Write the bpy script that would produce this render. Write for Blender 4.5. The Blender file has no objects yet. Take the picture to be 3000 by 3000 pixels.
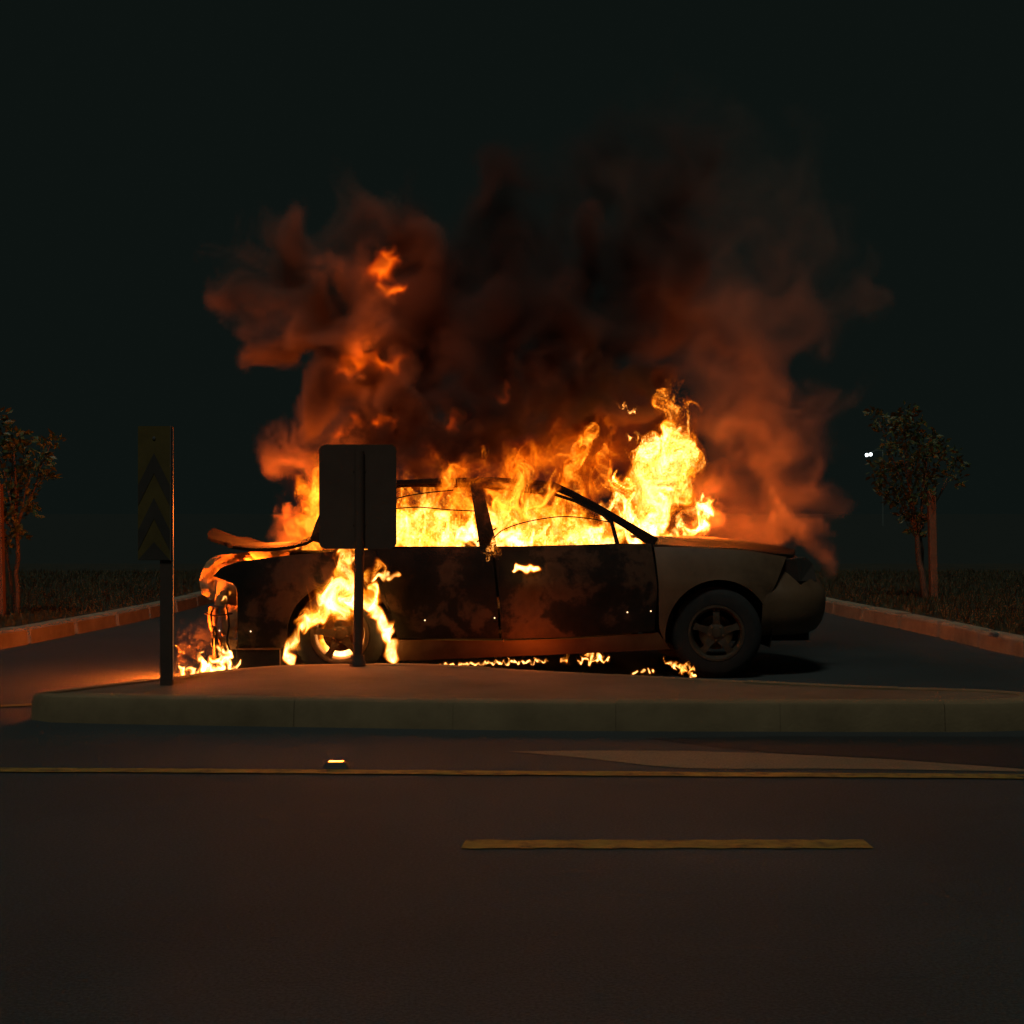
import bpy, bmesh, math, random
import numpy as np
from mathutils import Vector, Matrix, noise as mnoise

random.seed(7)
SC = bpy.context.scene
COL = SC.collection
PI = math.pi

# ------------------------------------------------------------------ camera, sky, added fill lamp, exposure
CAM_H = 1.15
FPX = 4500.0                                    # focal length measured in pixels of the 3000 px photograph
cam_data = bpy.data.cameras.new('camera')
cam_data.sensor_width = 36.0
cam_data.lens = 54.0
cam_data.clip_start = 0.1
cam_data.clip_end = 1500.0
camera = bpy.data.objects.new('camera', cam_data)
COL.objects.link(camera)
camera.location = (0, 0, CAM_H)
camera.rotation_euler = (PI / 2, 0, 0)
SC.camera = camera

world = bpy.data.worlds.new('World')
SC.world = world
world.use_nodes = True
_bg = world.node_tree.nodes['Background']
_bg.inputs['Color'].default_value = (0.62, 1.0, 0.86, 1)     # clear night sky, faint teal
_bg.inputs['Strength'].default_value = 0.0066

sun_data = bpy.data.lights.new('moon', 'SUN')  # ambient fill added to lift the road; no moon is seen
sun_data.energy = 0.47
sun_data.angle = math.radians(12)
sun_data.color = (0.92, 1.0, 0.86)
sun = bpy.data.objects.new('moon', sun_data)
COL.objects.link(sun)
sun.rotation_euler = (math.radians(27), 0, math.radians(-12))

SC.view_settings.view_transform = 'Standard'
SC.view_settings.look = 'None'
SC.view_settings.exposure = 0.0
SC.view_settings.gamma = 1.0
SC.render.engine = 'CYCLES'
SC.cycles.max_bounces = 6
SC.cycles.diffuse_bounces = 3
SC.cycles.glossy_bounces = 3
SC.cycles.volume_bounces = 1
SC.cycles.transparent_max_bounces = 64
SC.cycles.sample_clamp_indirect = 2.0
SC.cycles.sample_clamp_direct = 0.0
SC.cycles.volume_step_rate = 1.0
SC.cycles.use_denoising = True
SC.cycles.denoising_input_passes = 'RGB_ALBEDO'


def P(u, v, Y):
    """A point of the photograph (3000 px frame) that stands Y metres in front of the lens."""
    return Vector(((u - 1500) / FPX * Y, Y, CAM_H - (v - 1500) / FPX * Y))


# ------------------------------------------------------------------ object helpers
def tag(o, label=None, cat=None, group=None, kind=None):
    if label: o['label'] = label
    if cat: o['category'] = cat
    if group: o['group'] = group
    if kind: o['kind'] = kind
    return o


def empty(name, loc=(0, 0, 0), rz=0.0, parent=None):
    o = bpy.data.objects.new(name, None)
    COL.objects.link(o)
    o.empty_display_size = 0.1
    o.location = loc
    o.rotation_euler = (0, 0, rz)
    if parent: o.parent = parent
    return o


def mesh_obj(name, verts, faces, mat, parent=None, smooth=None, loc=None):
    me = bpy.data.meshes.new(name)
    me.from_pydata([tuple(v) for v in verts], [], faces)
    me.validate()
    bm = bmesh.new(); bm.from_mesh(me)
    bmesh.ops.recalc_face_normals(bm, faces=bm.faces)
    bm.to_mesh(me); bm.free()
    if smooth is not None:
        for p in me.polygons: p.use_smooth = True
        me.set_sharp_from_angle(angle=math.radians(smooth))
    if mat: me.materials.append(mat)
    o = bpy.data.objects.new(name, me)
    COL.objects.link(o)
    if parent: o.parent = parent
    if loc is not None: o.location = loc
    return o


class MB:
    """Collects simple solids; build() links them as one mesh object."""
    def __init__(s): s.v, s.f = [], []

    def add(s, v, f):
        n = len(s.v)
        s.v += [Vector(p) for p in v]
        s.f += [tuple(i + n for i in q) for q in f]
        return s

    def box(s, c, size, rot=None):
        x, y, z = (k / 2 for k in size)
        pts = [Vector(p) for p in ((-x,-y,-z),(x,-y,-z),(x,y,-z),(-x,y,-z),(-x,-y,z),(x,-y,z),(x,y,z),(-x,y,z))]
        if rot is not None: pts = [rot @ p for p in pts]
        return s.add([p + Vector(c) for p in pts], [(0,3,2,1),(4,5,6,7),(0,1,5,4),(1,2,6,5),(2,3,7,6),(3,0,4,7)])

    def tube(s, pts, radii, n=8, cap=True, squash=None):
        """Sweep of a circle (or an ellipse, squash=(a, b)) along pts."""
        pts = [Vector(p) for p in pts]
        if not hasattr(radii, '__len__'): radii = [radii] * len(pts)
        v, f = [], []
        ref = Vector((0, 1, 0.13)).normalized()
        for i, p in enumerate(pts):
            t = (pts[min(i + 1, len(pts) - 1)] - pts[max(i - 1, 0)]).normalized()
            a = t.cross(ref)
            if a.length < 1e-3: a = t.cross(Vector((1, 0, 0)))
            a.normalize(); b = t.cross(a).normalized()
            for k in range(n):
                w = 2 * PI * k / n
                ca, cb = math.cos(w), math.sin(w)
                if squash: ca *= squash[0]; cb *= squash[1]
                v.append(p + (a * ca + b * cb) * radii[i])
        for i in range(len(pts) - 1):
            for k in range(n):
                f.append((i*n+k, i*n+(k+1) % n, (i+1)*n+(k+1) % n, (i+1)*n+k))
        if cap:
            f.append(tuple(range(n))[::-1]); f.append(tuple((len(pts)-1)*n + k for k in range(n)))
        return s.add(v, f)

    def lathe(s, prof, n=32, axis='y', closed=False):
        """prof: (radius, along) pairs turned about the y axis."""
        v, f = [], []
        m = len(prof)
        for k in range(n):
            w = 2 * PI * k / n
            for r, a in prof: v.append((r * math.cos(w), a, r * math.sin(w)))
        for k in range(n):
            k2 = (k + 1) % n
            for j in range(m - 1 + (1 if closed else 0)):
                j2 = (j + 1) % m
                f.append((k*m+j, k2*m+j, k2*m+j2, k*m+j2))
        return s.add(v, f)

    def prism(s, outline, y0, y1):
        """outline in (x, z), extruded from y0 to y1."""
        n = len(outline)
        v = [(x, y0, z) for x, z in outline] + [(x, y1, z) for x, z in outline]
        f = [tuple(range(n)), tuple(range(2*n-1, n-1, -1))] + [(i, i+n, (i+1) % n + n, (i+1) % n) for i in range(n)]
        return s.add(v, f)

    def slab(s, outline, z0, z1):
        n = len(outline)
        v = [(x, y, z0) for x, y in outline] + [(x, y, z1) for x, y in outline]
        f = [tuple(range(n)), tuple(range(2*n-1, n-1, -1))] + [(i, i+n, (i+1) % n + n, (i+1) % n) for i in range(n)]
        return s.add(v, f)

    def build(s, name, mat, parent=None, smooth=None, bevel=None, loc=None):
        o = mesh_obj(name, s.v, s.f, mat, parent, smooth, loc)
        if bevel:
            m = o.modifiers.new('bevel', 'BEVEL'); m.width = bevel; m.segments = 2; m.limit_method = 'ANGLE'; m.angle_limit = math.radians(40)
        return o


def resample(pts, n):
    """n points evenly spaced along a polyline of 2-D or 3-D points."""
    a = np.array([tuple(p) for p in pts], dtype=float)
    d = np.r_[0, np.cumsum(np.linalg.norm(np.diff(a, axis=0), axis=1))]
    t = np.linspace(0, d[-1], n)
    return np.stack([np.interp(t, d, a[:, k]) for k in range(a.shape[1])], 1)


def smooth_poly(pts, n, closed=False):
    """Catmull-Rom through the points, n per span."""
    p = [Vector(q) for q in pts]
    out = []
    m = len(p)
    for i in range(m if closed else m - 1):
        a = p[(i-1) % m] if closed or i > 0 else p[0]
        b, c = p[i], p[(i+1) % m]
        d = p[(i+2) % m] if closed or i + 2 < m else p[-1]
        for k in range(n):
            t = k / n
            out.append(0.5 * ((2*b) + (c-a)*t + (2*a-5*b+4*c-d)*t*t + (3*b-a-3*c+d)*t*t*t))
    if not closed: out.append(p[-1])
    return out


# ------------------------------------------------------------------ materials
def new_mat(name):
    m = bpy.data.materials.new(name); m.use_nodes = True
    nt = m.node_tree
    return m, nt, nt.nodes['Principled BSDF']


def nd(nt, kind, **kw):
    n = nt.nodes.new(kind)
    for k, v in kw.items(): setattr(n, k, v)
    return n


def noise_tex(nt, scale, detail=5, rough=0.6, coord='Object', dist=0.0, vec=None):
    tc = nd(nt, 'ShaderNodeTexCoord')
    n = nd(nt, 'ShaderNodeTexNoise')
    n.inputs['Scale'].default_value = scale
    n.inputs['Detail'].default_value = detail
    n.inputs['Roughness'].default_value = rough
    n.inputs['Distortion'].default_value = dist
    nt.links.new(vec if vec is not None else tc.outputs[coord], n.inputs['Vector'])
    return n.outputs['Fac']


def ramp(nt, fac, stops):
    r = nd(nt, 'ShaderNodeValToRGB')
    e = r.color_ramp.elements
    while len(e) < len(stops): e.new(0.5)
    for k, (p, c) in enumerate(stops):
        e[k].position = p
        e[k].color = (c[0], c[1], c[2], 1) if hasattr(c, '__len__') else (c, c, c, 1)
    nt.links.new(fac, r.inputs['Fac'])
    return r.outputs['Color']


def mix_rgb(nt, fac, a, b, mode='MIX'):
    m = nd(nt, 'ShaderNodeMix', data_type='RGBA', blend_type=mode)
    for sock, val in ((m.inputs['Factor'], fac), (m.inputs[6], a), (m.inputs[7], b)):
        if hasattr(val, 'is_output'): nt.links.new(val, sock)
        elif hasattr(val, '__len__'): sock.default_value = (val[0], val[1], val[2], 1)
        else: sock.default_value = val
    return m.outputs[2]


def bump(nt, bsdf, fac, strength, dist=0.01):
    b = nd(nt, 'ShaderNodeBump')
    b.inputs['Strength'].default_value = strength
    b.inputs['Distance'].default_value = dist
    nt.links.new(fac, b.inputs['Height'])
    nt.links.new(b.outputs['Normal'], bsdf.inputs['Normal'])


def plain(name, stops, scale=6.0, rough=0.7, metal=0.0, bump_s=0.0, bump_scale=60.0, coord='Object', detail=6, dist=0.0, bump_d=0.005):
    """A noise-mottled surface: stops is a list of (position, colour)."""
    m, nt, b = new_mat(name)
    nt.links.new(ramp(nt, noise_tex(nt, scale, detail, 0.62, coord, dist), stops), b.inputs['Base Color'])
    b.inputs['Roughness'].default_value = rough
    b.inputs['Metallic'].default_value = metal
    if name in ('charred_paint', 'sooty_metal'): b.inputs['Specular IOR Level'].default_value = 0.2
    if bump_s: bump(nt, b, noise_tex(nt, bump_scale, 4, 0.6, coord), bump_s, bump_d)
    return m


def asphalt(name, dark, light, speck):
    m, nt, b = new_mat(name)
    big = ramp(nt, noise_tex(nt, 0.55, 5, 0.6, dist=0.4), [(0.3, dark), (0.72, light)])
    fine = ramp(nt, noise_tex(nt, 95, 3, 0.75), [(0.34, (0.55,)*3), (0.5, (1,)*3), (0.72, (speck,)*3)])
    nt.links.new(mix_rgb(nt, 1.0, big, fine, 'MULTIPLY'), b.inputs['Base Color'])
    tc = nd(nt, 'ShaderNodeTexCoord'); wn = nd(nt, 'ShaderNodeTexNoise'); wn.inputs['Scale'].default_value = 1.7; wn.inputs['Detail'].default_value = 4
    nt.links.new(tc.outputs['Object'], wn.inputs['Vector'])
    wa = nd(nt, 'ShaderNodeVectorMath', operation='MULTIPLY_ADD'); wa.inputs[1].default_value = (0.9, 0.9, 0.9)
    nt.links.new(wn.outputs['Color'], wa.inputs[0]); nt.links.new(tc.outputs['Object'], wa.inputs[2])
    vo = nd(nt, 'ShaderNodeTexVoronoi', feature='DISTANCE_TO_EDGE'); vo.inputs['Scale'].default_value = 0.42
    nt.links.new(wa.outputs[0], vo.inputs['Vector'])
    crack = ramp(nt, vo.outputs['Distance'], [(0.0, (0.88,)*3), (0.004, (0.93,)*3), (0.009, (1,)*3)])
    tracks = ramp(nt, noise_tex(nt, 0.25, 3, 0.5, dist=0.2), [(0.35, (0.72,)*3), (0.65, (1.12,)*3)])
    col = mix_rgb(nt, 1.0, mix_rgb(nt, 1.0, big, fine, 'MULTIPLY'), mix_rgb(nt, 1.0, crack, tracks, 'MULTIPLY'), 'MULTIPLY')
    nt.links.new(col, b.inputs['Base Color'])
    b.inputs['Roughness'].default_value = 0.82
    bump(nt, b, noise_tex(nt, 80, 4, 0.7), 0.6, 0.006)
    return m


M = {}
M['asphalt'] = asphalt('asphalt', (0.033, 0.039, 0.039), (0.050, 0.058, 0.058), 1.9)
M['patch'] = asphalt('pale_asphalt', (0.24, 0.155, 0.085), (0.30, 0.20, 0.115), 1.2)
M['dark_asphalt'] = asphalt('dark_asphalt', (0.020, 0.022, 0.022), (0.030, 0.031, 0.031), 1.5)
M['concrete'] = plain('island_concrete', [(0.3, (0.11, 0.070, 0.040)), (0.7, (0.19, 0.125, 0.075))], 2.2, 0.88, 0, 0.5, 70)
M['kerb'] = plain('kerb_concrete', [(0.3, (0.20, 0.165, 0.11)), (0.7, (0.34, 0.29, 0.20))], 3.5, 0.88, 0, 0.5, 60)
M['kerb_dirty'] = plain('dirty_kerb', [(0.3, (0.15, 0.104, 0.052)), (0.7, (0.26, 0.185, 0.095))], 2.6, 0.9, 0, 0.5, 60)
M['soil'] = plain('verge_soil', [(0.35, (0.018, 0.020, 0.012)), (0.7, (0.038, 0.036, 0.022))], 3, 0.95, 0, 0.8, 25, bump_d=0.03)
M['ground'] = plain('dark_ground', [(0.35, (0.014, 0.023, 0.020)), (0.7, (0.018, 0.027, 0.023))], 1.2, 0.95)
M['grass'] = plain('grass_blades', [(0.3, (0.028, 0.032, 0.012)), (0.7, (0.095, 0.082, 0.032))], 2.5, 0.75)
M['leaf'] = plain('leaf_green', [(0.3, (0.045, 0.072, 0.020)), (0.7, (0.095, 0.122, 0.036))], 7, 0.5)
M['bark'] = plain('bark', [(0.3, (0.07, 0.05, 0.035)), (0.7, (0.15, 0.105, 0.07))], 14, 0.85, 0, 0.5, 40)
M['stake'] = plain('stake_wood', [(0.3, (0.14, 0.075, 0.04)), (0.7, (0.23, 0.125, 0.07))], 9, 0.85, 0, 0.4, 50)
M['strap'] = plain('strap_rubber', [(0.3, (0.06, 0.04, 0.03)), (0.7, (0.10, 0.07, 0.05))], 20, 0.8)
M['paint_line'] = plain('road_paint', [(0.33, (0.055, 0.045, 0.03)), (0.42, (0.20, 0.125, 0.028)), (0.55, (0.32, 0.19, 0.035)), (0.75, (0.40, 0.25, 0.05))], 12, 0.7, 0, 0.4, 90)
M['char'] = plain('charred_paint', [(0.36, (0.006, 0.005, 0.004)), (0.49, (0.016, 0.011, 0.008)), (0.56, (0.075, 0.040, 0.022)), (0.64, (0.05, 0.028, 0.016)), (0.74, (0.15, 0.085, 0.045))], 2.9, 0.8, 0, 0.6, 34, dist=0.15, detail=10)
M['soot'] = plain('sooty_metal', [(0.3, (0.006, 0.005, 0.005)), (0.75, (0.022, 0.015, 0.011))], 7, 0.7, 0, 0.5, 35)
M['scorched'] = plain('scorched_tan_paint', [(0.26, (0.06, 0.030, 0.015)), (0.5, (0.15, 0.082, 0.042)), (0.8, (0.20, 0.115, 0.06))], 3.4, 0.5, 0.0, 0.3, 30, dist=0.15, detail=9)
M['ash'] = plain('burnt_bare_steel', [(0.28, (0.09, 0.05, 0.025)), (0.5, (0.36, 0.23, 0.10)), (0.72, (0.52, 0.36, 0.17))], 11, 0.7, 0.0, 0.5, 40, dist=0.6)
M['rust'] = plain('rusty_steel', [(0.3, (0.10, 0.045, 0.02)), (0.6, (0.24, 0.12, 0.05)), (0.8, (0.32, 0.2, 0.1))], 12, 0.8, 0.1, 0.6, 45)
M['alloy'] = plain('dull_alloy', [(0.3, (0.05, 0.036, 0.025)), (0.7, (0.12, 0.088, 0.06))], 11, 0.5, 0.3, 0.15, 40)
M['rubber'] = plain('tyre_rubber', [(0.3, (0.010, 0.010, 0.010)), (0.7, (0.022, 0.021, 0.020))], 14, 0.85, 0, 0.3, 60)
M['sign_back'] = plain('sign_back_metal', [(0.3, (0.075, 0.040, 0.027)), (0.7, (0.098, 0.054, 0.037))], 5, 0.85, 0.0, 0.1, 40)
M['post'] = plain('dark_post', [(0.3, (0.050, 0.030, 0.021)), (0.7, (0.075, 0.045, 0.032))], 9, 0.8, 0.0, 0.15, 50)
M['rim_edge'] = plain('bare_aluminium', [(0.3, (0.45, 0.40, 0.35)), (0.7, (0.62, 0.56, 0.5))], 12, 0.35, 0.8)
M['yellow'] = plain('faded_yellow_sheeting', [(0.3, (0.085, 0.058, 0.014)), (0.7, (0.13, 0.09, 0.022))], 8, 0.5)
M['black'] = plain('black_sheeting', [(0.3, (0.032, 0.025, 0.020)), (0.7, (0.052, 0.040, 0.030))], 8, 0.6)
M['plastic'] = plain('black_plastic', [(0.3, (0.012, 0.012, 0.012)), (0.7, (0.03, 0.028, 0.026))], 12, 0.5)
M['pole'] = plain('painted_pole', [(0.3, (0.10, 0.13, 0.12)), (0.7, (0.13, 0.16, 0.15))], 6, 0.7)
M['galv'] = plain('galvanised_steel', [(0.3, (0.12, 0.12, 0.12)), (0.7, (0.2, 0.2, 0.2))], 6, 0.5, 0.6)


def glow_mat(name, color, strength):
    m = bpy.data.materials.new(name); m.use_nodes = True
    nt = m.node_tree; nt.nodes.clear()
    o = nd(nt, 'ShaderNodeOutputMaterial'); e = nd(nt, 'ShaderNodeEmission')
    e.inputs[0].default_value = (*color, 1); e.inputs[1].default_value = strength
    nt.links.new(e.outputs[0], o.inputs['Surface'])
    return m


_m, _nt, _b = new_mat('polished_reflector')
_b.inputs['Base Color'].default_value = (0.9, 0.72, 0.4, 1); _b.inputs['Roughness'].default_value = 0.10; _b.inputs['Metallic'].default_value = 1.0
M['mirror'] = _m
M['lamp'] = glow_mat('lamp_white', (0.9, 1.0, 1.0), 6.0)
M['ember'] = glow_mat('ember_glow', (1.0, 0.62, 0.32), 2.2)  # glints on the trim clips, painted as emission
_m, _nt, _b = new_mat('reflector_amber')
_b.inputs['Base Color'].default_value = (0.9, 0.55, 0.15, 1); _b.inputs['Roughness'].default_value = 0.25
_b.inputs['Emission Color'].default_value = (1.0, 0.55, 0.12, 1); _b.inputs['Emission Strength'].default_value = 0.0
M['reflector'] = _m
_m, _nt, _b = new_mat('lens_plastic')
_b.inputs['Base Color'].default_value = (0.08, 0.06, 0.05, 1); _b.inputs['Roughness'].default_value = 0.2
M['lens'] = _m

# ------------------------------------------------------------------ ground, roads, verges, island
mesh_obj('ground', [(-400, -60, -0.03), (400, -60, -0.03), (400, 900, -0.03), (-400, 900, -0.03)], [(0, 1, 2, 3)], M['ground'])['kind'] = 'structure'

KERB_R = [Vector(p) for p in ((60, 9.35, 0), (9, 9.4, 0), (6.2, 9.75, 0), (4.9, 10.5, 0), (4.2, 11.5, 0), (3.98, 12.6, 0), (3.90, 14.0, 0), (3.78, 15.4, 0), (3.62, 17.0, 0), (3.5, 20, 0), (3.4, 26, 0), (3.4, 60, 0))]
KERB_L = [Vector(p) for p in ((-60, 9.8, 0), (-9, 9.9, 0), (-6.6, 10.3, 0), (-5.2, 11.1, 0), (-4.55, 12.0, 0), (-4.26, 12.9, 0), (-4.08, 14.4, 0), (-3.9, 16.3, 0), (-3.8, 19, 0), (-3.75, 26, 0), (-3.75, 60, 0))]
kr, kl = smooth_poly(KERB_R, 8), smooth_poly(KERB_L, 8)
road_pts = [(-60, -30), (60, -30)] + [(p.x, p.y) for p in kr] + [(p.x, p.y) for p in reversed(kl)]
me_road = mesh_obj('road', [(x, y, 0) for x, y in road_pts], [tuple(range(len(road_pts)))], M['asphalt'])
me_road['kind'] = 'structure'
bm = bmesh.new(); bm.from_mesh(me_road.data); bmesh.ops.triangulate(bm, faces=bm.faces); bm.to_mesh(me_road.data); bm.free()


def verge(name, line, far_x):
    pts = [(p.x, p.y) for p in line if p.y < 29 and abs(p.x) < abs(far_x)] + [(line[-1].x, 30), (far_x, 30), (far_x, line[0].y)]
    b = MB(); b.slab(pts, -0.02, 0.142)
    o = b.build(name, M['soil']); o['kind'] = 'structure'
    bmx = bmesh.new(); bmx.from_mesh(o.data); bmesh.ops.triangulate(bmx, faces=[f for f in bmx.faces if len(f.verts) > 4]); bmx.to_mesh(o.data); bmx.free()
    return o


def offset_line(line, d):
    out = []
    for i, p in enumerate(line):
        t = (line[min(i+1, len(line)-1)] - line[max(i-1, 0)]).normalized()
        out.append(p + Vector((-t.y, t.x, 0)) * d)
    return out


verge_r = verge('verge', offset_line(kr, -0.152), 22)
verge_l = verge('verge', offset_line(kl, 0.152), -22)


def kerb_run(parent, line, side, a, b, step, mat):
    """Single kerb stones laid end to end along the line between depths a and b; each one its own part."""
    dens = [p for p in resample(line, 4000)]
    dens = [Vector(p) for p in dens if True]
    acc, run = 0.0, []
    out = []
    for i in range(1, len(dens)):
        p = dens[i]
        if not (a <= p.y <= b) or abs(p.x) > 12: continue
        run.append(p)
        acc += (p - dens[i-1]).length
        if acc >= step:
            out.append(run); run, acc = [], 0.0
    for r in out:
        r = r[1:-1] if len(r) > 4 else r
        k = [r[0], r[len(r)//2], r[-1]]
        dz = random.uniform(-0.006, 0.006); dx = random.uniform(-0.006, 0.006)
        v, f = [], []
        prof = [(dx, 0.001), (dx + 0.012, 0.125 + dz), (dx + 0.03, 0.150 + dz), (0.148, 0.152 + dz), (0.148, 0.001)]
        for i, p in enumerate(k):
            t = (k[min(i+1, 2)] - k[max(i-1, 0)]).normalized()
            n = Vector((-t.y, t.x, 0)) * side
            for q, z in prof: v.append(p + n * q + Vector((0, 0, z)))
        m = len(prof)
        for i in range(2):
            for j in range(m - 1): f.append((i*m+j, i*m+j+1, (i+1)*m+j+1, (i+1)*m+j))
        f += [tuple(range(m)), tuple(range(3*m-1, 2*m-1, -1))]
        mesh_obj('kerb_stone', v, f, mat, parent)


kerb_run(verge_r, kr, -1, 9.3, 26, 1.05, M['kerb'])
kerb_run(verge_l, kl, 1, 9.7, 26, 1.05, M['kerb'])
# the drain mouth let into the kerb at the right of the frame
dm = MB(); c = P(2913, 1905, 12.3)
dm.box((c.x, c.y, 0.168), (0.05, 0.07, 0.035)); dm.box((c.x - 0.03, c.y, 0.158), (0.03, 0.05, 0.012))
tag(dm.build('kerb_marker', M['galv'], bevel=0.006), 'small metal marker plate on the kerb at the edge of the picture', 'kerb marker')

ISL = [(-2.66, 8.50), (-2.36, 9.0), (-2.08, 9.40), (-1.78, 9.86), (-1.34, 10.13), (-0.62, 10.16), (0, 9.86), (0.97, 9.36), (1.98, 8.88), (2.66, 8.70), (2.92, 8.40), (2.60, 8.06), (1.3, 8.04), (0, 8.09), (-1.45, 8.25), (-2.36, 8.37)]
isl = smooth_poly([(x, y, 0) for x, y in ISL], 6, closed=True)
cx, cy = 0.0, 9.0


def inset_ring(line, d):
    n = len(line); out = []
    for i, p in enumerate(line):
        t = (line[(i+1) % n] - line[(i-1) % n]).normalized()
        q = Vector((-t.y, t.x, 0))
        if q.dot(Vector((cx, cy, 0)) - p) < 0: q = -q
        out.append(p + q * d)
    return out



top = [(p.x, p.y) for p in inset_ring(isl, 0.15)]
b = MB(); b.slab(top, 0.02, 0.146)
isl_top = b.build('traffic_island', M['concrete']); isl_top['kind'] = 'structure'
bm = bmesh.new(); bm.from_mesh(isl_top.data); bmesh.ops.triangulate(bm, faces=[q for q in bm.faces if len(q.verts) > 4]); bm.to_mesh(isl_top.data); bm.free()


def island_stones(step=0.86, gap=0.0014):
    dense = [Vector(p) for p in resample([tuple(p) for p in isl] + [tuple(isl[0])], 8000)][:-1]
    N_ = len(dense)
    seg = sum((dense[(i+1) % N_] - dense[i]).length for i in range(N_)) / N_
    per = max(8, int(step / seg)); count = N_ // per; g_ = max(1, int(round(gap / seg)))
    for k in range(count):
        i0 = k * per; i1 = (k + 1) * per if k < count - 1 else N_
        idx = np.linspace(i0 + g_, i1, 9).astype(int)
        dz, dn = random.uniform(-.004, .004), random.uniform(-.004, .004)
        prof_ = [(dn, 0.0), (dn + .008, .118 + dz), (dn + .018, .142 + dz), (dn + .042, .151 + dz), (.149, .151 + dz), (.149, 0.0)]
        v, f = [], []
        for i in idx:
            p_ = dense[i % N_]; t_ = (dense[(i+20) % N_] - dense[(i-20) % N_]).normalized(); q_ = Vector((-t_.y, t_.x, 0))
            if q_.dot(Vector((cx, cy, 0)) - p_) < 0: q_ = -q_
            for a_, z_ in prof_: v.append(p_ + q_ * a_ + Vector((0, 0, z_)))
        m_ = len(prof_)
        for i in range(len(idx) - 1):
            for j in range(m_ - 1): f.append((i*m_+j, i*m_+j+1, (i+1)*m_+j+1, (i+1)*m_+j))
        f += [tuple(range(m_)), tuple(range((len(idx)-1)*m_, len(idx)*m_))[::-1]]
        mesh_obj('kerb_stone', v, f, M['kerb_dirty'], isl_top, smooth=40)


island_stones()


def ground_quad(name, pts, z, mat, kind='structure'):
    o = mesh_obj(name, [(x, y, z) for x, y in pts], [tuple(range(len(pts)))], mat)
    o['kind'] = kind
    return o


def strip(name, px_line, half_w, z, mat):
    """A painted line on the road: px_line lists points of its middle in the photograph."""
    pts = [P(u, v, FPX * CAM_H / (v - 1500)) for u, v in px_line]
    pts = smooth_poly([(p.x, p.y, 0) for p in pts], 12)
    a, b_ = offset_line(pts, half_w), offset_line(pts, -half_w)
    v = [(p.x, p.y + random.uniform(-.006, .006), z) for p in a] + [(p.x, p.y + random.uniform(-.006, .006), z) for p in b_]
    n = len(a)
    o = mesh_obj(name, v, [(i, i+1, n+i+1, n+i) for i in range(n-1)], mat)
    o['kind'] = 'structure'
    return o


def road_at(u, v):
    p = P(u, v, FPX * CAM_H / (v - 1500)); return (p.x, p.y)


strip('edge_line', [(-2500, 2250), (0, 2258), (1000, 2264), (2000, 2271), (3000, 2278), (5500, 2296)], 0.055, 0.0055, M['paint_line'])
strip('give_way_line', [(-1500, 2120), (-300, 2082), (0, 2071), (120, 2064)], 0.05, 0.0055, M['paint_line'])
d0, d1, d2, d3 = road_at(1350, 2488), road_at(2560, 2488), road_at(2530, 2463), road_at(1365, 2463)
dash = [d0]
for k in range(1, 30): dash.append((d0[0] + (d1[0]-d0[0])*k/30, d0[1] + random.uniform(-.008, .008)))
dash.append(d1)
dash.append(d2)
for k in range(1, 30): dash.append((d2[0] + (d3[0]-d2[0])*k/30, d2[1] + random.uniform(-.008, .008)))
dash.append(d3)
ground_quad('lane_dash', dash, 0.004, M['paint_line'])
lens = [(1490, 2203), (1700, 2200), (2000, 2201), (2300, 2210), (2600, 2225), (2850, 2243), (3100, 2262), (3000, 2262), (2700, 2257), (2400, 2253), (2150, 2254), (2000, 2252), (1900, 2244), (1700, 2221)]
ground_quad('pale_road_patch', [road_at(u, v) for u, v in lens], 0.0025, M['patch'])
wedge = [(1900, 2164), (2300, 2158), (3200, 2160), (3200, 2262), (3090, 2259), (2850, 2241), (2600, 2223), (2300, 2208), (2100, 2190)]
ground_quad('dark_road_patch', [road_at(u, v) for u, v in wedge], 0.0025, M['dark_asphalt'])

# raised pavement marker beside the edge line
p = road_at(985, 2249)
rm = empty('pavement_marker', (p[0], p[1], 0.004), 0.0)
tag(rm, 'small raised road marker with a glinting amber face beside the edge line', 'road marker')
b = MB(); b.add([(-.06,-.05,0),(.06,-.05,0),(.06,.05,0),(-.06,.05,0),(-.045,-.02,.022),(.045,-.02,.022),(.045,.02,.022),(-.045,.02,.022)], [(0,3,2,1),(4,5,6,7),(0,1,5,4),(1,2,6,5),(2,3,7,6),(3,0,4,7)])
b.build('body', M['plastic'], rm, bevel=0.003)
b = MB(); b.box((0, 0, 0.0235), (0.066, 0.036, 0.003))
b.build('reflector', M['mirror'], rm, bevel=0.001)

# ------------------------------------------------------------------ signs on the island
def rounded_rect(w, h, r, n=6):
    out = []
    for cxx, czz, a0 in ((w/2-r, h/2-r, 0), (-w/2+r, h/2-r, PI/2), (-w/2+r, -h/2+r, PI), (w/2-r, -h/2+r, 1.5*PI)):
        for k in range(n + 1):
            a = a0 + PI/2 * k / n
            out.append((cxx + r*math.cos(a), czz + r*math.sin(a)))
    return out


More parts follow.
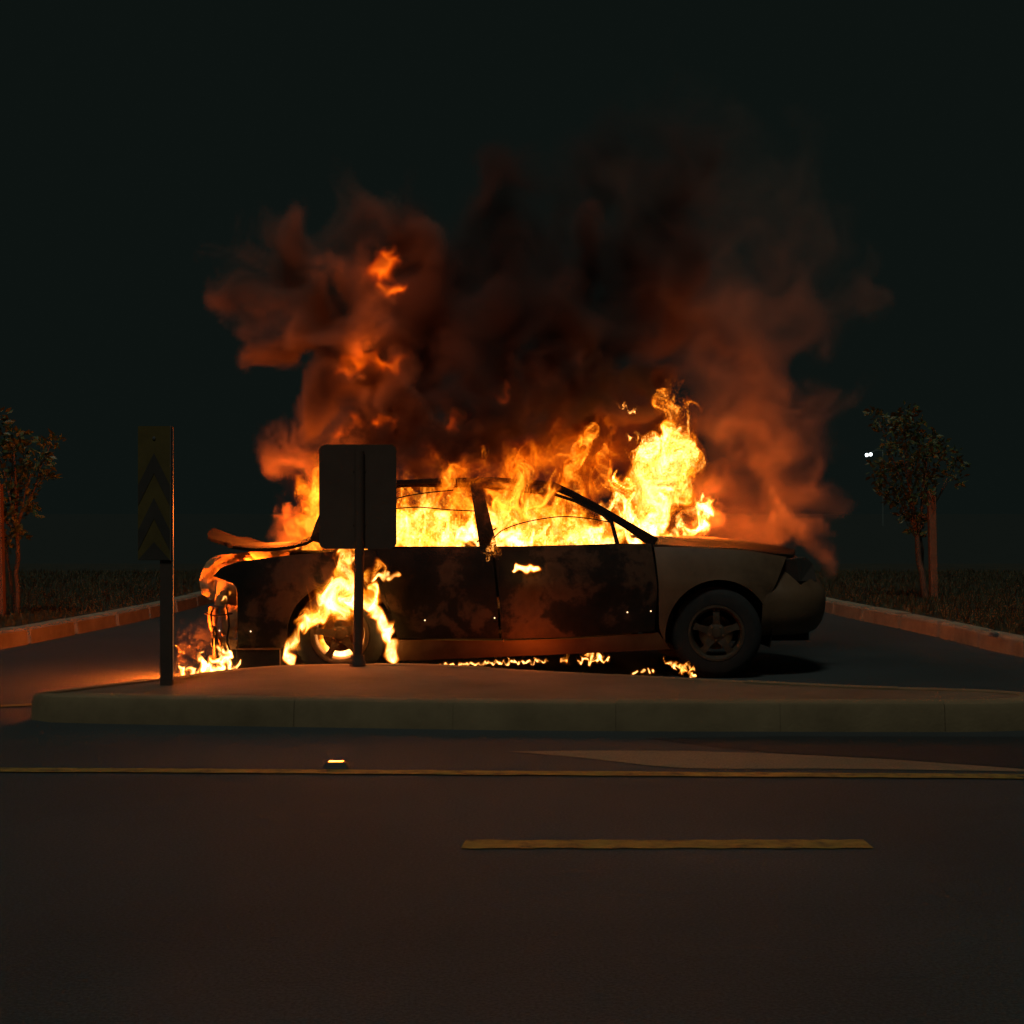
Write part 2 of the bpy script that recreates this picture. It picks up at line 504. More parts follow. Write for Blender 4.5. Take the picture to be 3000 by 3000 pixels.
ks = empty('road_sign', (-1.007, 10.0, 0.146))
tag(ks, 'dark rectangular road sign on a post, seen from behind before the burning car', 'sign')
b = MB(); b.prism(rounded_rect(0.505, 0.682, 0.045), 0.028, 0.034)
b.build('sign_plate', M['sign_back'], ks, loc=(0, 0, 1.104))
b = MB(); b.tube([(0.0, 0.012, 0), (0.012, 0.012, 0.75), (0.012, 0.012, 1.40)], 0.032, 16); b.build('post', M['sign_back'], ks, smooth=40)
b = MB(); b.lathe([(0.0, 0.0), (0.054, 0.0), (0.054, 0.028), (0.046, 0.04), (0.044, 0.07), (0.0, 0.07)], 20)
fl = b.build('base_flange', M['post'], ks, smooth=35); fl.rotation_euler = (PI/2, 0, 0); fl.location = (0.0, 0.012, 0.0)
for z in (0.93, 1.28):
    b = MB(); b.box((0.012, 0.0255, z), (0.085, 0.0045, 0.022)); b.build('bracket', M['sign_back'], ks)

hm = empty('hazard_marker', (-2.0, 8.9, 0.146), math.radians(0))
tag(hm, 'tall narrow hazard marker post with dim yellow and black chevrons', 'hazard marker')
b = MB(); b.prism(rounded_rect(0.186, 0.775, 0.006, 3), -0.027, -0.0195)
b.build('panel', M['yellow'], hm, loc=(-0.068, 0, 1.113))
b = MB(); b.box((0.0265, -0.0232, 1.113), (0.003, 0.009, 0.779)); b.build('panel_edge', M['rim_edge'], hm)
for z in (1.345, 1.085, 0.83):
    hw, dr, th = 0.0915, 0.185, 0.118
    xo = [(-hw, z - dr), (0, z), (hw, z - dr), (hw, max(z - dr - th, 0.727)), (0, z - th), (-hw, max(z - dr - th, 0.727))]
    xo = [(x, max(q, 0.7275)) for x, q in xo]
    b = MB(); b.prism(xo, -0.0295, -0.0272); b.build('chevron', M['black'], hm, loc=(-0.068, 0, 0))
b = MB(); b.box((0, 0, 0.75), (0.073, 0.036, 1.50)); b.build('post', M['post'], hm, bevel=0.004)
b = MB(); b.box((0.0385, -0.012, 0.76), (0.0035, 0.009, 1.45)); b.build('edge_strip', M['rim_edge'], hm)
b = MB(); b.lathe([(0.0, 0), (0.010, 0), (0.008, 0.004), (0, 0.005)], 12); o = b.build('bolt', M['galv'], hm); o.rotation_euler = (0, 0, PI); o.location = (-0.068, -0.028, 1.43)

# ------------------------------------------------------------------ young trees, stakes, far street lamp
def crown_leaves(centres, n, size, seed, squash=0.9):
    r = random.Random(seed)
    v, f = [], []
    for c, rad, w in centres:
        for _ in range(int(n * w)):
            while True:
                q = Vector((r.uniform(-1, 1), r.uniform(-1, 1), r.uniform(-1, 1)))
                if q.length < 1: break
            q = q * (0.35 + 0.65 * q.length)
            p = Vector(c) + Vector((q.x * rad, q.y * rad, q.z * rad * squash))
            L = size * r.uniform(0.6, 1.25); W = L * 0.5
            d = Vector((q.x + r.uniform(-.8, .8), q.y + r.uniform(-.8, .8), r.uniform(-0.6, 0.9))).normalized()
            s = d.cross(Vector((r.uniform(-1, 1), r.uniform(-1, 1), r.uniform(-1, 1)))).normalized()
            u = s.cross(d)
            k = len(v)
            v += [p, p + d*L*0.45 + s*W*0.5 + u*L*0.07, p + d*L, p + d*L*0.45 - s*W*0.5 + u*L*0.07]
            f += [(k, k+1, k+2), (k, k+2, k+3)]
    return v, f


def limb(b, p0, p1, r0, r1, r, wob=0.03, n=6):
    pts = []
    for k in range(n + 1):
        t = k / n
        pts.append(Vector(p0).lerp(Vector(p1), t) + Vector((r.uniform(-wob, wob), r.uniform(-wob, wob), 0)) * (0 if k in (0, n) else 1))
    b.tube(pts, [r0 + (r1 - r0) * k / n for k in range(n + 1)], 7)


def tree(base, label, stems, clumps, branches, seed, scale, stake, n_leaf, group):
    r = random.Random(seed)
    t = empty('young_tree', base); tag(t, label, 'tree', group)
    for p0, p1, r0, r1 in stems:
        b = MB(); limb(b, p0, p1, r0, r1, r, 0.012); b.build('trunk', M['bark'], t, smooth=60)
    b = MB()
    for p0, p1, r0 in branches: limb(b, p0, p1, r0, r0 * 0.25, r, 0.02, 4)
    b.build('branches', M['bark'], t, smooth=60)['kind'] = 'stuff'
    v, f = crown_leaves(clumps, n_leaf, 0.085 * scale, seed)
    mesh_obj('crown', v, f, M['leaf'], t)
    return t


def stake(base, label, h, w, group, rot=0.0):
    s = empty('wooden_stake', base, rot); tag(s, label, 'stake', group)
    b = MB(); b.add([(-w/2,-w/2,-.05),(w/2,-w/2,-.05),(w/2,w/2,-.05),(-w/2,w/2,-.05),(-w/2-.03,-w/2,h),(w/2-.03,-w/2,h),(w/2-.03,w/2,h),(-w/2-.03,w/2,h)], [(0,3,2,1),(4,5,6,7),(0,1,5,4),(1,2,6,5),(2,3,7,6),(3,0,4,7)])
    b.build('post', M['stake'], s, bevel=0.006)
    return s


# right tree: px measured at 18 m (250 px per metre)
tb = Vector((4.78, 18.0, 0.142))


def T(u, v, dy=0.0, Y=18.0): return P(u, v, Y) + Vector((0, dy, 0)) - tb


clR = []
for u, v, rr, w, dy in ((2655, 1245, 48, .9, 0), (2600, 1240, 36, .5, .1), (2560, 1215, 26, .3, -.1), (2650, 1205, 34, .4, 0), (2700, 1285, 55, 1, .1), (2620, 1300, 45, .8, -.2), (2690, 1330, 60, 1, -.1), (2610, 1355, 45, .7, .2), (2740, 1325, 35, .5, -.2),
                        (2580, 1395, 36, .5, 0), (2640, 1405, 55, 1, .1), (2710, 1395, 50, .9, 0), (2800, 1340, 36, .35, .1), (2785, 1400, 34, .35, -.1), (2810, 1365, 24, .2, 0), (2640, 1460, 45, .8, 0), (2690, 1450, 40, .6, -.1), (2600, 1440, 30, .4, 0), (2660, 1510, 34, .5, 0), (2680, 1560, 22, .3, 0), (2690, 1530, 20, .2, 0), (2740, 1455, 22, .15, .1), (2760, 1290, 24, .2, .2)):
    clR.append((T(u, v, dy), rr / 250, w))
br = [(T(2690, 1560), T(u, v, dy), 0.012) for u, v, dy in ((2570, 1220, 0), (2650, 1195, .1), (2720, 1270, -.1), (2810, 1360, .1), (2590, 1395, 0), (2740, 1330, .2), (2620, 1300, -.2), (2780, 1405, 0))]
tree(tb, 'small leafy young tree beside a reddish stake, beyond the car bonnet', [(T(2712, 1752), T(2680, 1540), 0.042, 0.030), (T(2680, 1540), T(2650, 1300), 0.030, 0.012), (T(2716, 1752, .1), T(2702, 1540, .1), 0.022, 0.016), (T(2702, 1540, .1), T(2720, 1330, .1), 0.016, 0.008)], clR, br, 3, 1.0, True, 100, 'young verge trees')
stake((P(2736, 1755, 17.9).x, 17.9, 0.142), 'reddish wooden stake standing close beside the small tree past the bonnet', 1.26, 0.085, 'tree stakes')
b = MB(); b.tube([T(2690, 1512), T(2705, 1516, -.04), T(2725, 1512, -.05)], 0.016, 6); b.build('tree_tie', M['strap'], smooth=50, loc=tb)
tag(bpy.data.objects['tree_tie'], 'rubber strap tying the small tree trunk to its stake', 'tree tie')

tb = Vector((P(45, 1800, 15).x, 15.0, 0.142))
clL = []
for u, v, rr, w, dy in ((-10, 1235, 45, .8, 0), (20, 1290, 50, .8, .1), (60, 1300, 45, .6, -.1), (-40, 1320, 60, 1, 0), (40, 1350, 60, 1, .1), (110, 1300, 34, .4, 0), (150, 1295, 26, .3, .1), (130, 1350, 34, .5, -.1), (95, 1390, 45, .7, 0), (0, 1420, 65, 1, 0), (60, 1440, 50, .8, .1), (140, 1398, 20, .2, 0), (90, 1490, 30, .4, 0), (30, 1500, 45, .8, 0), (-60, 1480, 60, .8, 0), (50, 1560, 30, .5, 0), (-120, 1380, 70, .8, 0), (20, 1600, 18, .2, 0)):
    clL.append((T(u, v, dy, 15), rr / 300, w))
br = [(T(45, 1560, 0, 15), T(u, v, dy, 15), 0.012) for u, v, dy in ((-20, 1240, 0), (60, 1290, .1), (150, 1300, 0), (100, 1390, -.1), (-90, 1380, 0), (20, 1290, .1))]
tree(tb, 'leafy young tree cut off by the picture edge, across from the hazard marker', [(T(48, 1800, 0, 15), T(50, 1560, 0, 15), 0.026, 0.020), (T(50, 1560, 0, 15), T(40, 1300, 0, 15), 0.020, 0.008), (T(30, 1800, .12, 15), T(0, 1560, .12, 15), 0.020, 0.014), (T(0, 1560, .12, 15), T(-40, 1340, .1, 15), 0.014, 0.006)], clL, br, 5, 1.0, True, 85, 'young verge trees')
stake((P(2, 1805, 14.8).x, 14.8, 0.142), 'wooden stake at the very edge of the picture, beside the cut-off tree', 1.28, 0.085, 'tree stakes')

lp = P(2545, 1332, 130)
lamp = empty('street_lamp', (lp.x + 1.2, 130, -0.03)); tag(lamp, 'far-off street lamp with two small white lights in the dark', 'street lamp')
H = lp.z
b = MB(); b.tube([(0, 0, 0), (0, 0, H * 0.6), (0, 0, H + 0.4)], [0.09, 0.07, 0.05], 10); b.tube([(0, 0, H + 0.35), (-0.6, 0, H + 0.42), (-1.3, 0, H + 0.12)], 0.035, 8); b.build('pole', M['pole'], lamp, smooth=40)
for dx in (-0.16, 0.17):
    b = MB(); b.lathe([(0.0, -0.14), (0.10, -0.11), (0.14, 0.0), (0.10, 0.11), (0.0, 0.14)], 14)
    b.build('light', M['lamp'], lamp, smooth=60, loc=(-1.2 + dx, 0, H + (0.05 if dx > 0 else 0)))


# grass on the verges
def grass(name, label, xr, yr, n, line_fn, seed, parent=None):
    r = np.random.default_rng(seed)
    x = r.uniform(xr[0], xr[1], n); y = yr[0] + (yr[1] - yr[0]) * r.random(n) ** 2.6
    keep = line_fn(x, y)
    x, y = x[keep], y[keep]; n = len(x)
    h = r.uniform(0.02, 0.075, n) * (0.6 + 0.8 * r.random(n)); a = r.uniform(0, 2*PI, n); w = r.uniform(0.006, 0.012, n)
    lean = r.uniform(-.5, .5, (n, 2)) * h[:, None]
    v = np.zeros((n, 3, 3))
    v[:, 0] = np.stack([x - np.cos(a)*w, y - np.sin(a)*w, np.full(n, .14)], 1)
    v[:, 1] = np.stack([x + np.cos(a)*w, y + np.sin(a)*w, np.full(n, .14)], 1)
    v[:, 2] = np.stack([x + lean[:, 0], y + lean[:, 1], .142 + h], 1)
    me = bpy.data.meshes.new(name)
    me.from_pydata(v.reshape(-1, 3).tolist(), [], np.arange(3*n).reshape(-1, 3).tolist())
    me.materials.append(M['grass'])
    o = bpy.data.objects.new(name, me); COL.objects.link(o)
    tag(o, label, 'grass', kind='stuff')


krx = lambda yy: np.interp(yy, [p.y for p in kr][8:], [p.x for p in kr][8:])
klx = lambda yy: np.interp(yy, [p.y for p in kl][8:], [p.x for p in kl][8:])
grass('grass', 'rough dry grass on the verge behind the kerb beyond the bonnet', (3.5, 9.5), (11, 26), 60000, lambda x, y: x > krx(y) + 0.17, 1)
grass('grass', 'rough grass on the verge around the cut-off tree', (-9.5, -3.6), (11, 26), 50000, lambda x, y: x < klx(y) - 0.17, 2)

# ------------------------------------------------------------------ the burning car (local: x forward, near side at negative y, z up)
CAR_Y = 11.36
car = empty('burning_car', (-0.05, CAR_Y, 0), math.radians(3.5))
tag(car, 'burnt-out four-door saloon car engulfed in flames', 'car')


def L(u, v, y=-0.82):
    d = CAR_Y + y
    return Vector(((u - 1500) / FPX * d, y, CAM_H - (v - 1500) / FPX * d))


def side_y(x, z):
    i = 0.0
    if x > 1.45: i += 0.17 * ((x - 1.45) / 0.72) ** 2
    if x < -1.55: i += 0.16 * ((-1.55 - x) / 0.55) ** 2
    if z < 0.42: i += 0.07 * ((0.42 - z) / 0.27) ** 2
    if z > 0.60: i += 0.075 * ((z - 0.60) / 0.32) ** 2
    i -= 0.004 * math.exp(-((z - 0.66) / 0.035) ** 2)
    return -(0.86 - i)


def crumple(p, amp, sc=3.0, seed=0.0):
    return amp * mnoise.fractal(Vector((p[0]*sc + seed, p[1]*sc, p[2]*sc)), 1.0, 2.0, 3)


def coons(bot, top_, left, right, nu, nv):
    b_, t_, l_, r_ = (resample(q, k) for q, k in ((bot, nu), (top_, nu), (left, nv), (right, nv)))
    u = np.linspace(0, 1, nu)[:, None, None]; v = np.linspace(0, 1, nv)[None, :, None]
    S = (1-v)*b_[:, None] + v*t_[:, None] + (1-u)*l_[None] + u*r_[None]
    S -= (1-u)*(1-v)*b_[0] + u*(1-v)*b_[-1] + (1-u)*v*t_[0] + u*v*t_[-1]
    return S


def thick(G, off):
    """Grid of points (nu, nv, 3) -> closed panel, the back shifted by off."""
    nu, nv, _ = G.shape
    v = [Vector(p) for p in G.reshape(-1, 3)]
    v += [p + Vector(off) for p in v]
    N = nu * nv
    f = []
    for i in range(nu - 1):
        for j in range(nv - 1):
            a = i*nv + j
            f.append((a, a+nv, a+nv+1, a+1)); f.append((N+a, N+a+1, N+a+nv+1, N+a+nv))
    for i in range(nu - 1):
        for j in (0, nv - 1):
            a = i*nv + j; f.append((a, N+a, N+a+nv, a+nv))
    for j in range(nv - 1):
        for i in (0, nu - 1):
            a = i*nv + j; f.append((a, a+1, N+a+1, N+a))
    return v, f


def px2(pts): return [(L(u, v).x, L(u, v).z) for u, v in pts]


def arch(u0, v0, r, a0, a1, n=14):
    return [(u0 + r*math.cos(math.radians(a0 + (a1-a0)*k/n)), v0 - r*math.sin(math.radians(a0 + (a1-a0)*k/n))) for k in range(n+1)]


def side_panel(name, patches, mat, parent=None, amp=0.004, th=0.025, far=True, push=0.0, label=None, far_mat=None):
    """Body panel on the near side from Coons patches given in photograph pixels, and its twin on the far side."""
    b = MB()
    for bot, tp, le, ri, nu, nv in patches:
        G2 = coons(px2(bot), px2(tp), px2(le), px2(ri), nu, nv)
        G = np.zeros((nu, nv, 3))
        for i in range(nu):
            for j in range(nv):
                x, z = G2[i, j]
                y = side_y(x, z) - push
                y += crumple((x, 0, z), amp, 2.4, len(name))
                G[i, j] = (x, y, z)
        b.add(*thick(G, (0, th, 0)))
    o = b.build(name, mat, parent or car, smooth=38)
    if label: o['label'] = label
    if far:
        c = MB(); c.v = [Vector((p.x, -p.y, p.z)) for p in b.v]; c.f = [q[::-1] for q in b.f]
        c.build(name, far_mat or mat, parent or car, smooth=38)
    return o


RA = (1001, 1862, 158)     # rear wheel arch, px
FA = (2110, 1860, 160)     # front wheel arch
side_panel('quarter_panel', [
    ([(702, 1895), (846, 1893)], [(628, 1688), (650, 1663), (700, 1645), (848, 1626)], [(702, 1895), (702, 1722), (688, 1706), (628, 1688)], [(846, 1893), (848, 1626)], 16, 14),
    (arch(*RA, 191, 27), [(848, 1626), (1000, 1614), (1100, 1609)], [(846, 1893), (848, 1626)], [(1142, 1790), (1114, 1700), (1100, 1609)], 22, 12)], M['char'], amp=0.008, label='soot-blackened rear quarter panel')
side_panel('door', [([(1166, 1868), (1300, 1870), (1461, 1870)], [(1104, 1609), (1440, 1602)], [(1166, 1868), (1150, 1802), (1146, 1790), (1118, 1700), (1104, 1609)], [(1461, 1870), (1455, 1760), (1440, 1602)], 22, 16)], M['char'], amp=0.006, label='charred rear door with a burning handle')
side_panel('door', [([(1469, 1872), (1700, 1866), (1918, 1850)], [(1447, 1602), (1700, 1597), (1820, 1593), (1913, 1594)], [(1469, 1872), (1463, 1760), (1447, 1602)], [(1918, 1850), (1926, 1720), (1913, 1594)], 26, 16)], M['char'], amp=0.005, label='charred front door with a burning handle')
side_panel('rocker_panel', [([(1160, 1936), (1300, 1932), (1700, 1917), (1968, 1905)], [(1170, 1873), (1466, 1877), (1700, 1871), (1930, 1855)], [(1160, 1936), (1163, 1900), (1170, 1873)], [(1968, 1905), (1950, 1880), (1930, 1855)], 30, 8)], M['scorched'], amp=0.004, push=-0.006)
side_panel('front_fender', [
    (arch(*FA, 188, 95), [(1921, 1597), (2000, 1601), (2096, 1607)], [(1952, 1885), (1932, 1840), (1931, 1720), (1921, 1597)], [(2096, 1700), (2096, 1607)], 14, 14),
    (arch(*FA, 95, 30), [(2096, 1607), (2200, 1613), (2322, 1634)], [(2096, 1700), (2096, 1607)], [(2248, 1780), (2290, 1700), (2322, 1634)], 12, 12)], M['scorched'], amp=0.002, label='scorched tan front wing')
bpy.context.view_layer.update()

# inner arches and underbody keep light from leaking through
ZB = 0.17
b = MB()
b.box((-0.02, 0, 0.24), (1.95, 1.46, 0.05)); b.box((1.60, 0, 0.34), (1.1, 1.0, 0.22)); b.box((-1.55, 0, 0.36), (0.8, 1.0, 0.10))
b.build('floor_pan', M['soot'], car, bevel=0.01)
b = MB(); b.box((0.86, 0, 0.55), (0.04, 1.5, 0.62)); b.build('firewall', M['soot'], car)
for s in (-1, 1):
    for (u0, v0, r_), xx in ((RA, -1), (FA, 1)):
        c0 = L(u0, v0); R = r_ * 10.54 / FPX
        v, f = [], []
        n = 18
        for k in range(n + 1):
            a = math.radians(195 - 210 * k / n)
            for yy in (0.78, 0.56): v.append((c0.x + (R + .012) * math.cos(a), s * yy, c0.z + (R + .012) * math.sin(a)))
        for k in range(n): f.append((2*k, 2*k+1, 2*k+3, 2*k+2))
        w = len(v); v.append((c0.x, s * 0.56, c0.z)); f += [(2*k+1, 2*k+3, w) for k in range(n)]
        mesh_obj('wheel_well', v, f, M['soot'], car)

# bonnet, front bumper, headlights
nu, nv = 22, 19
G = np.zeros((nu, nv, 3))
for i in range(nu):
    s = i / (nu - 1)
    for j in range(nv):
        t = j / (nv - 1) * 2 - 1
        xf = 1.98 + 0.14 * (1 - abs(t) ** 2.2)
        xr = 0.98 - 0.10 * (1 - t * t)
        x = xr + (xf - xr) * s
        zed = np.interp(x, [0.9, 1.2, 1.6, 1.95, 2.15], [0.925, 0.915, 0.893, 0.852, 0.80])
        hw = -side_y(x, 0.88) - 0.012
        y = t * hw
        crown = 0.062 * (1 - abs(t) ** 2.6) + 0.012 * math.exp(-((abs(t) - 0.62) / 0.10) ** 2)
        G[i, j] = (x, y, zed + crown + crumple((x, y, 0), 0.010, 2.5, 3))
b = MB(); b.add(*thick(G, (0, 0, -0.02))); b.build('bonnet', M['char'], car, smooth=40)

plan = smooth_poly([(1.765, -0.812, 0), (1.95, -0.775, 0), (2.14, -0.66, 0), (2.27, -0.43, 0), (2.32, 0, 0), (2.27, 0.43, 0), (2.14, 0.66, 0), (1.95, 0.775, 0), (1.765, 0.812, 0)], 6)
prof = [(0.285, -0.10), (0.31, -0.05), (0.36, -0.012), (0.43, 0.010), (0.52, 0.020), (0.59, 0.014), (0.615, -0.004), (0.67, -0.028), (0.72, -0.062), (0.77, -0.115), (0.80, -0.15), (0.835, -0.20)]
G = np.zeros((len(plan), len(prof), 3))
for i, p_ in enumerate(plan):
    t = (plan[min(i+1, len(plan)-1)] - plan[max(i-1, 0)]).normalized(); nrm = Vector((t.y, -t.x, 0))
    if nrm.x < 0 and abs(p_.y) < 0.8: nrm = -nrm
    for j, (z, o_) in enumerate(prof):
        G[i, j] = p_ + nrm * o_ + Vector((0, 0, z))
b = MB(); b.add(*thick(G, (-0.03, 0, 0))); b.build('front_bumper', M['scorched'], car, smooth=50)
for s in (-1, 1):
    hp = [(1.99, -0.765, 0.83), (2.03, -0.735, 0.66), (2.19, -0.575, 0.655), (2.18, -0.50, 0.78), (2.10, -0.60, 0.835)]
    b = MB(); vv = [(x, s * -y if s > 0 else y, z) for x, y, z in hp]; vv = [(x, (y if s < 0 else -y2), z) for (x, y, z), (_, y2, _) in zip(hp, hp)]
    bk = [(x - 0.10, y * 0.93, z - 0.01) for x, y, z in vv]
    b.add(vv + bk, [(0, 1, 2, 3, 4), (9, 8, 7, 6, 5)] + [(i, (i+1) % 5, (i+1) % 5 + 5, i + 5) for i in range(5)])
    b.build('headlight', M['lens'], car, bevel=0.008)
b = MB(); b.box((2.165, 0, 0.70), (0.05, 0.85, 0.08)); b.build('grille', M['plastic'], car, bevel=0.01)

# roof, pillars, window frames
nu, nv = 20, 17
G = np.zeros((nu, nv, 3))
for i in range(nu):
    s = i / (nu - 1)
    for j in range(nv):
        t = j / (nv - 1) * 2 - 1
        x0, x1 = -1.16 - 0.05 * (1 - t*t), 0.28 + 0.07 * (1 - t*t)
        x = x0 + (x1 - x0) * s
        z = 1.345 + 0.045 * (1 - abs(t) ** 2.4) - 0.05 * (2*s - 0.9) ** 2 * (1.0 if s > .45 else 1.15)
        G[i, j] = (x, t * (0.60 + 0.02 * (1 - (2*s-1)**2)), z + crumple((x, t, 0), 0.008, 2.6, 9))
b = MB(); b.add(*thick(G, (0, 0, -0.022))); b.build('roof', M['char'], car, smooth=40)


def bar(name, pts, w, d, mat, both=True, parent=None):
    """A pillar or frame: box section w wide (in the side plane) and d deep along the points."""
    res = None
    for s in ((1, -1) if both else (1,)):
        q = [Vector((p_[0], p_[1] * s, p_[2])) for p_ in pts]
        b = MB(); v, f = [], []
        ww = w if hasattr(w, '__len__') else [w] * len(q)
        for i, p_ in enumerate(q):
            t = (q[min(i+1, len(q)-1)] - q[max(i-1, 0)]).normalized()
            a = Vector((0, 1, 0)).cross(t).normalized(); c_ = t.cross(a).normalized()
            for sa, sb in ((-1, -1), (1, -1), (1, 1), (-1, 1)): v.append(p_ + a * ww[i] / 2 * sa + c_ * d / 2 * sb)
        for i in range(len(q) - 1):
            for k in range(4): f.append((i*4+k, i*4+(k+1) % 4, (i+1)*4+(k+1) % 4, (i+1)*4+k))
        f += [(0, 1, 2, 3), tuple((len(q)-1)*4 + k for k in (3, 2, 1, 0))]
        b.add(v, f)
        o = b.build(name, mat, parent or car, bevel=0.006)
        res = res or o
    return res


bar('windscreen_pillar', [L(1612, 1417, -.60), L(1680, 1447, -.62), L(1760, 1490, -.66), L(1840, 1538, -.71), L(1925, 1592, -.76)], [.055, .05, .05, .055, .075], 0.05, M['soot'])
bar('door_frame', [L(1605, 1440, -.63), L(1690, 1468, -.66), L(1770, 1508, -.70), L(1796, 1530, -.72), L(1812, 1594, -.77)], [.022, .022, .022, .026, .03], 0.025, M['soot'])
bar('centre_pillar', [L(1396, 1404, -.60), L(1412, 1490, -.68), L(1432, 1604, -.77)], [.075, .095, .12], 0.05, M['char'])
bar('rear_pillar', [L(1015, 1425, -.59), L(985, 1480, -.64), L(958, 1545, -.70), L(945, 1590, -.72)], [.12, .13, .14, .15], 0.05, M['char'])
bar('rear_door_frame', [L(1068, 1430, -.62), L(1056, 1500, -.68), L(1078, 1606, -.77)], .035, 0.025, M['soot'])
bar('roof_rail', [L(1015, 1426, -.61), L(1150, 1415, -.615), L(1300, 1408, -.62), L(1450, 1405, -.62), L(1612, 1417, -.61)], .034, 0.04, M['soot'])
# drooping window seals, the thin dark lines across the fire
for pts in ([(1160, 1490), (1230, 1486), (1310, 1493), (1392, 1497)], [(1440, 1590), (1470, 1556), (1540, 1530), (1640, 1514), (1720, 1518), (1790, 1530)], [(1160, 1462), (1200, 1452), (1260, 1443), (1330, 1436)]):
    q = [L(u, v, -.745) for u, v in pts]
    b = MB(); b.tube(smooth_poly(q, 6), 0.0042, 6); b.build('window_seal', M['soot'], car)
for k, (a_, c_) in enumerate((((1398, 1588), (1455, 1548)), ((1405, 1560), (1446, 1590)), ((1415, 1540), (1440, 1575)))):
    b = MB(); b.tube([L(*a_, -.80), L((a_[0]+c_[0])/2, (a_[1]+c_[1])/2 - 6, -.81), L(*c_, -.80)], 0.005, 6); b.build('burnt_wire', M['soot'], car)

# cowl, dashboard, steering wheel, seats: dark shapes inside the fire
b = MB(); b.box((0.90, 0, 0.885), (0.16, 1.42, 0.06)); b.build('cowl', M['soot'], car, bevel=0.02)
b = MB(); b.box((0.70, 0, 0.76), (0.26, 1.36, 0.18)); b.build('dashboard', M['soot'], car, bevel=0.05)
b = MB(); ring = [(0.42 + 0.07*math.cos(a), 0.36 + 0.18*math.sin(a), 0.84 + 0.17*math.cos(a)) for a in [2*PI*k/24 for k in range(25)]]
b.tube(ring, 0.014, 6, cap=False); b.tube([(0.62, 0.36, 0.74), (0.42, 0.36, 0.84)], 0.02, 6); b.build('steering_wheel', M['soot'], car, smooth=50)
for y in (-0.36, 0.36):
    st = empty('front_seat', (0, 0, 0), 0, car)
    b = MB(); b.box((0.12, y, 0.42), (0.50, 0.46, 0.14)); b.build('cushion', M['soot'], st, bevel=0.05)
    rot = Matrix.Rotation(math.radians(-16), 3, 'Y')
    b = MB(); b.box((-0.20, y, 0.70), (0.12, 0.44, 0.54), rot); b.build('backrest', M['soot'], st, bevel=0.045)
    b = MB(); b.box((-0.275, y, 0.975), (0.07, 0.22, 0.10), rot); b.build('headrest', M['soot'], st, bevel=0.035)
st = empty('rear_seat', (0, 0, 0), 0, car)
b = MB(); b.box((-0.78, 0, 0.42), (0.46, 1.26, 0.16)); b.build('cushion', M['soot'], st, bevel=0.05)
b = MB(); b.box((-1.10, 0, 0.68), (0.13, 1.26, 0.50), Matrix.Rotation(math.radians(-20), 3, 'Y')); b.build('backrest', M['soot'], st, bevel=0.045)
b = MB(); b.box((-1.36, 0, 0.86), (0.34, 1.30, 0.02)); b.build('parcel_shelf', M['soot'], car)

# boot: sprung, buckled lid over a glowing interior; tail panel, lamp opening, bumper beam
nu, nv = 20, 16
G = np.zeros((nu, nv, 3))
edge = resample([L(692, 1598, -.70), L(740, 1606, -.71), L(800, 1606, -.72), L(860, 1600, -.72), L(905, 1586, -.72), L(940, 1566, -.71)], nu)
farE = resample([L(668, 1546, .62), L(740, 1570, .64), L(800, 1584, .66), L(860, 1594, .66), L(905, 1590, .66), L(940, 1574, .66)], nu)
for i in range(nu):
    for j in range(nv):
        t = j / (nv - 1)
        p_ = Vector(edge[i]).lerp(Vector(farE[i]), t)
        p_.x += -0.10 * math.sin(PI * t) * (1 - i / (nu - 1))
        p_.z += crumple(p_, 0.028, 3.0, 5) * (0.3 + t)
        G[i, j] = p_
b = MB(); b.add(*thick(G, (0, 0, -0.022))); b.build('boot_lid', M['soot'], car, smooth=40)
# inner rear wing seen through the gap under the lid, curving down round the tail
li = [(880, 1612), (800, 1616), (720, 1618), (655, 1622), (622, 1640), (603, 1668), (598, 1700), (603, 1732), (628, 1755)]
lo = [(880, 1640), (800, 1650), (720, 1668), (680, 1690), (670, 1705), (665, 1715), (660, 1725), (660, 1738), (664, 1752)]
A_, B_ = resample(li, 26), resample(lo, 26)
nv = 6
G = np.zeros((26, nv, 3))
for i in range(26):
    for j in range(nv):
        t = j / (nv - 1)
        u, v = A_[i] * (1 - t) + B_[i] * t
        q = L(u, v, -.60 + 0.10 * t)
        G[i, j] = (q.x + crumple(q, .016, 11), q.y - 0.02 * math.sin(PI * t) + crumple(q, .035, 10), q.z + crumple(q, .010, 12, 3))
b = MB(); b.add(*thick(G, (0.004, 0.012, 0))); b.build('boot_gutter', M['ash'], car, smooth=22)
# tail panel down to the bumper beam, plan curved
def tail_piece(name, outline_top, outline_bot, mat, y0, amp, nu=18, nv=10):
    A_, B_ = resample(outline_top, nu), resample(outline_bot, nu)
    G = np.zeros((nu, nv, 3))
    for i in range(nu):
        for j in range(nv):
            t = j / (nv - 1)
            u, v = A_[i] * (1 - t) + B_[i] * t
            q = L(u, v, y0)
            q.y += 0.10 * (1 - i / (nu - 1)) ** 2
            G[i, j] = (q.x + crumple(q, amp, 9), q.y + crumple(q, amp * 1.6, 8, 4), q.z)
    b = MB(); b.add(*thick(G, (0.01, 0.02, 0))); return b.build(name, mat, car, smooth=45)


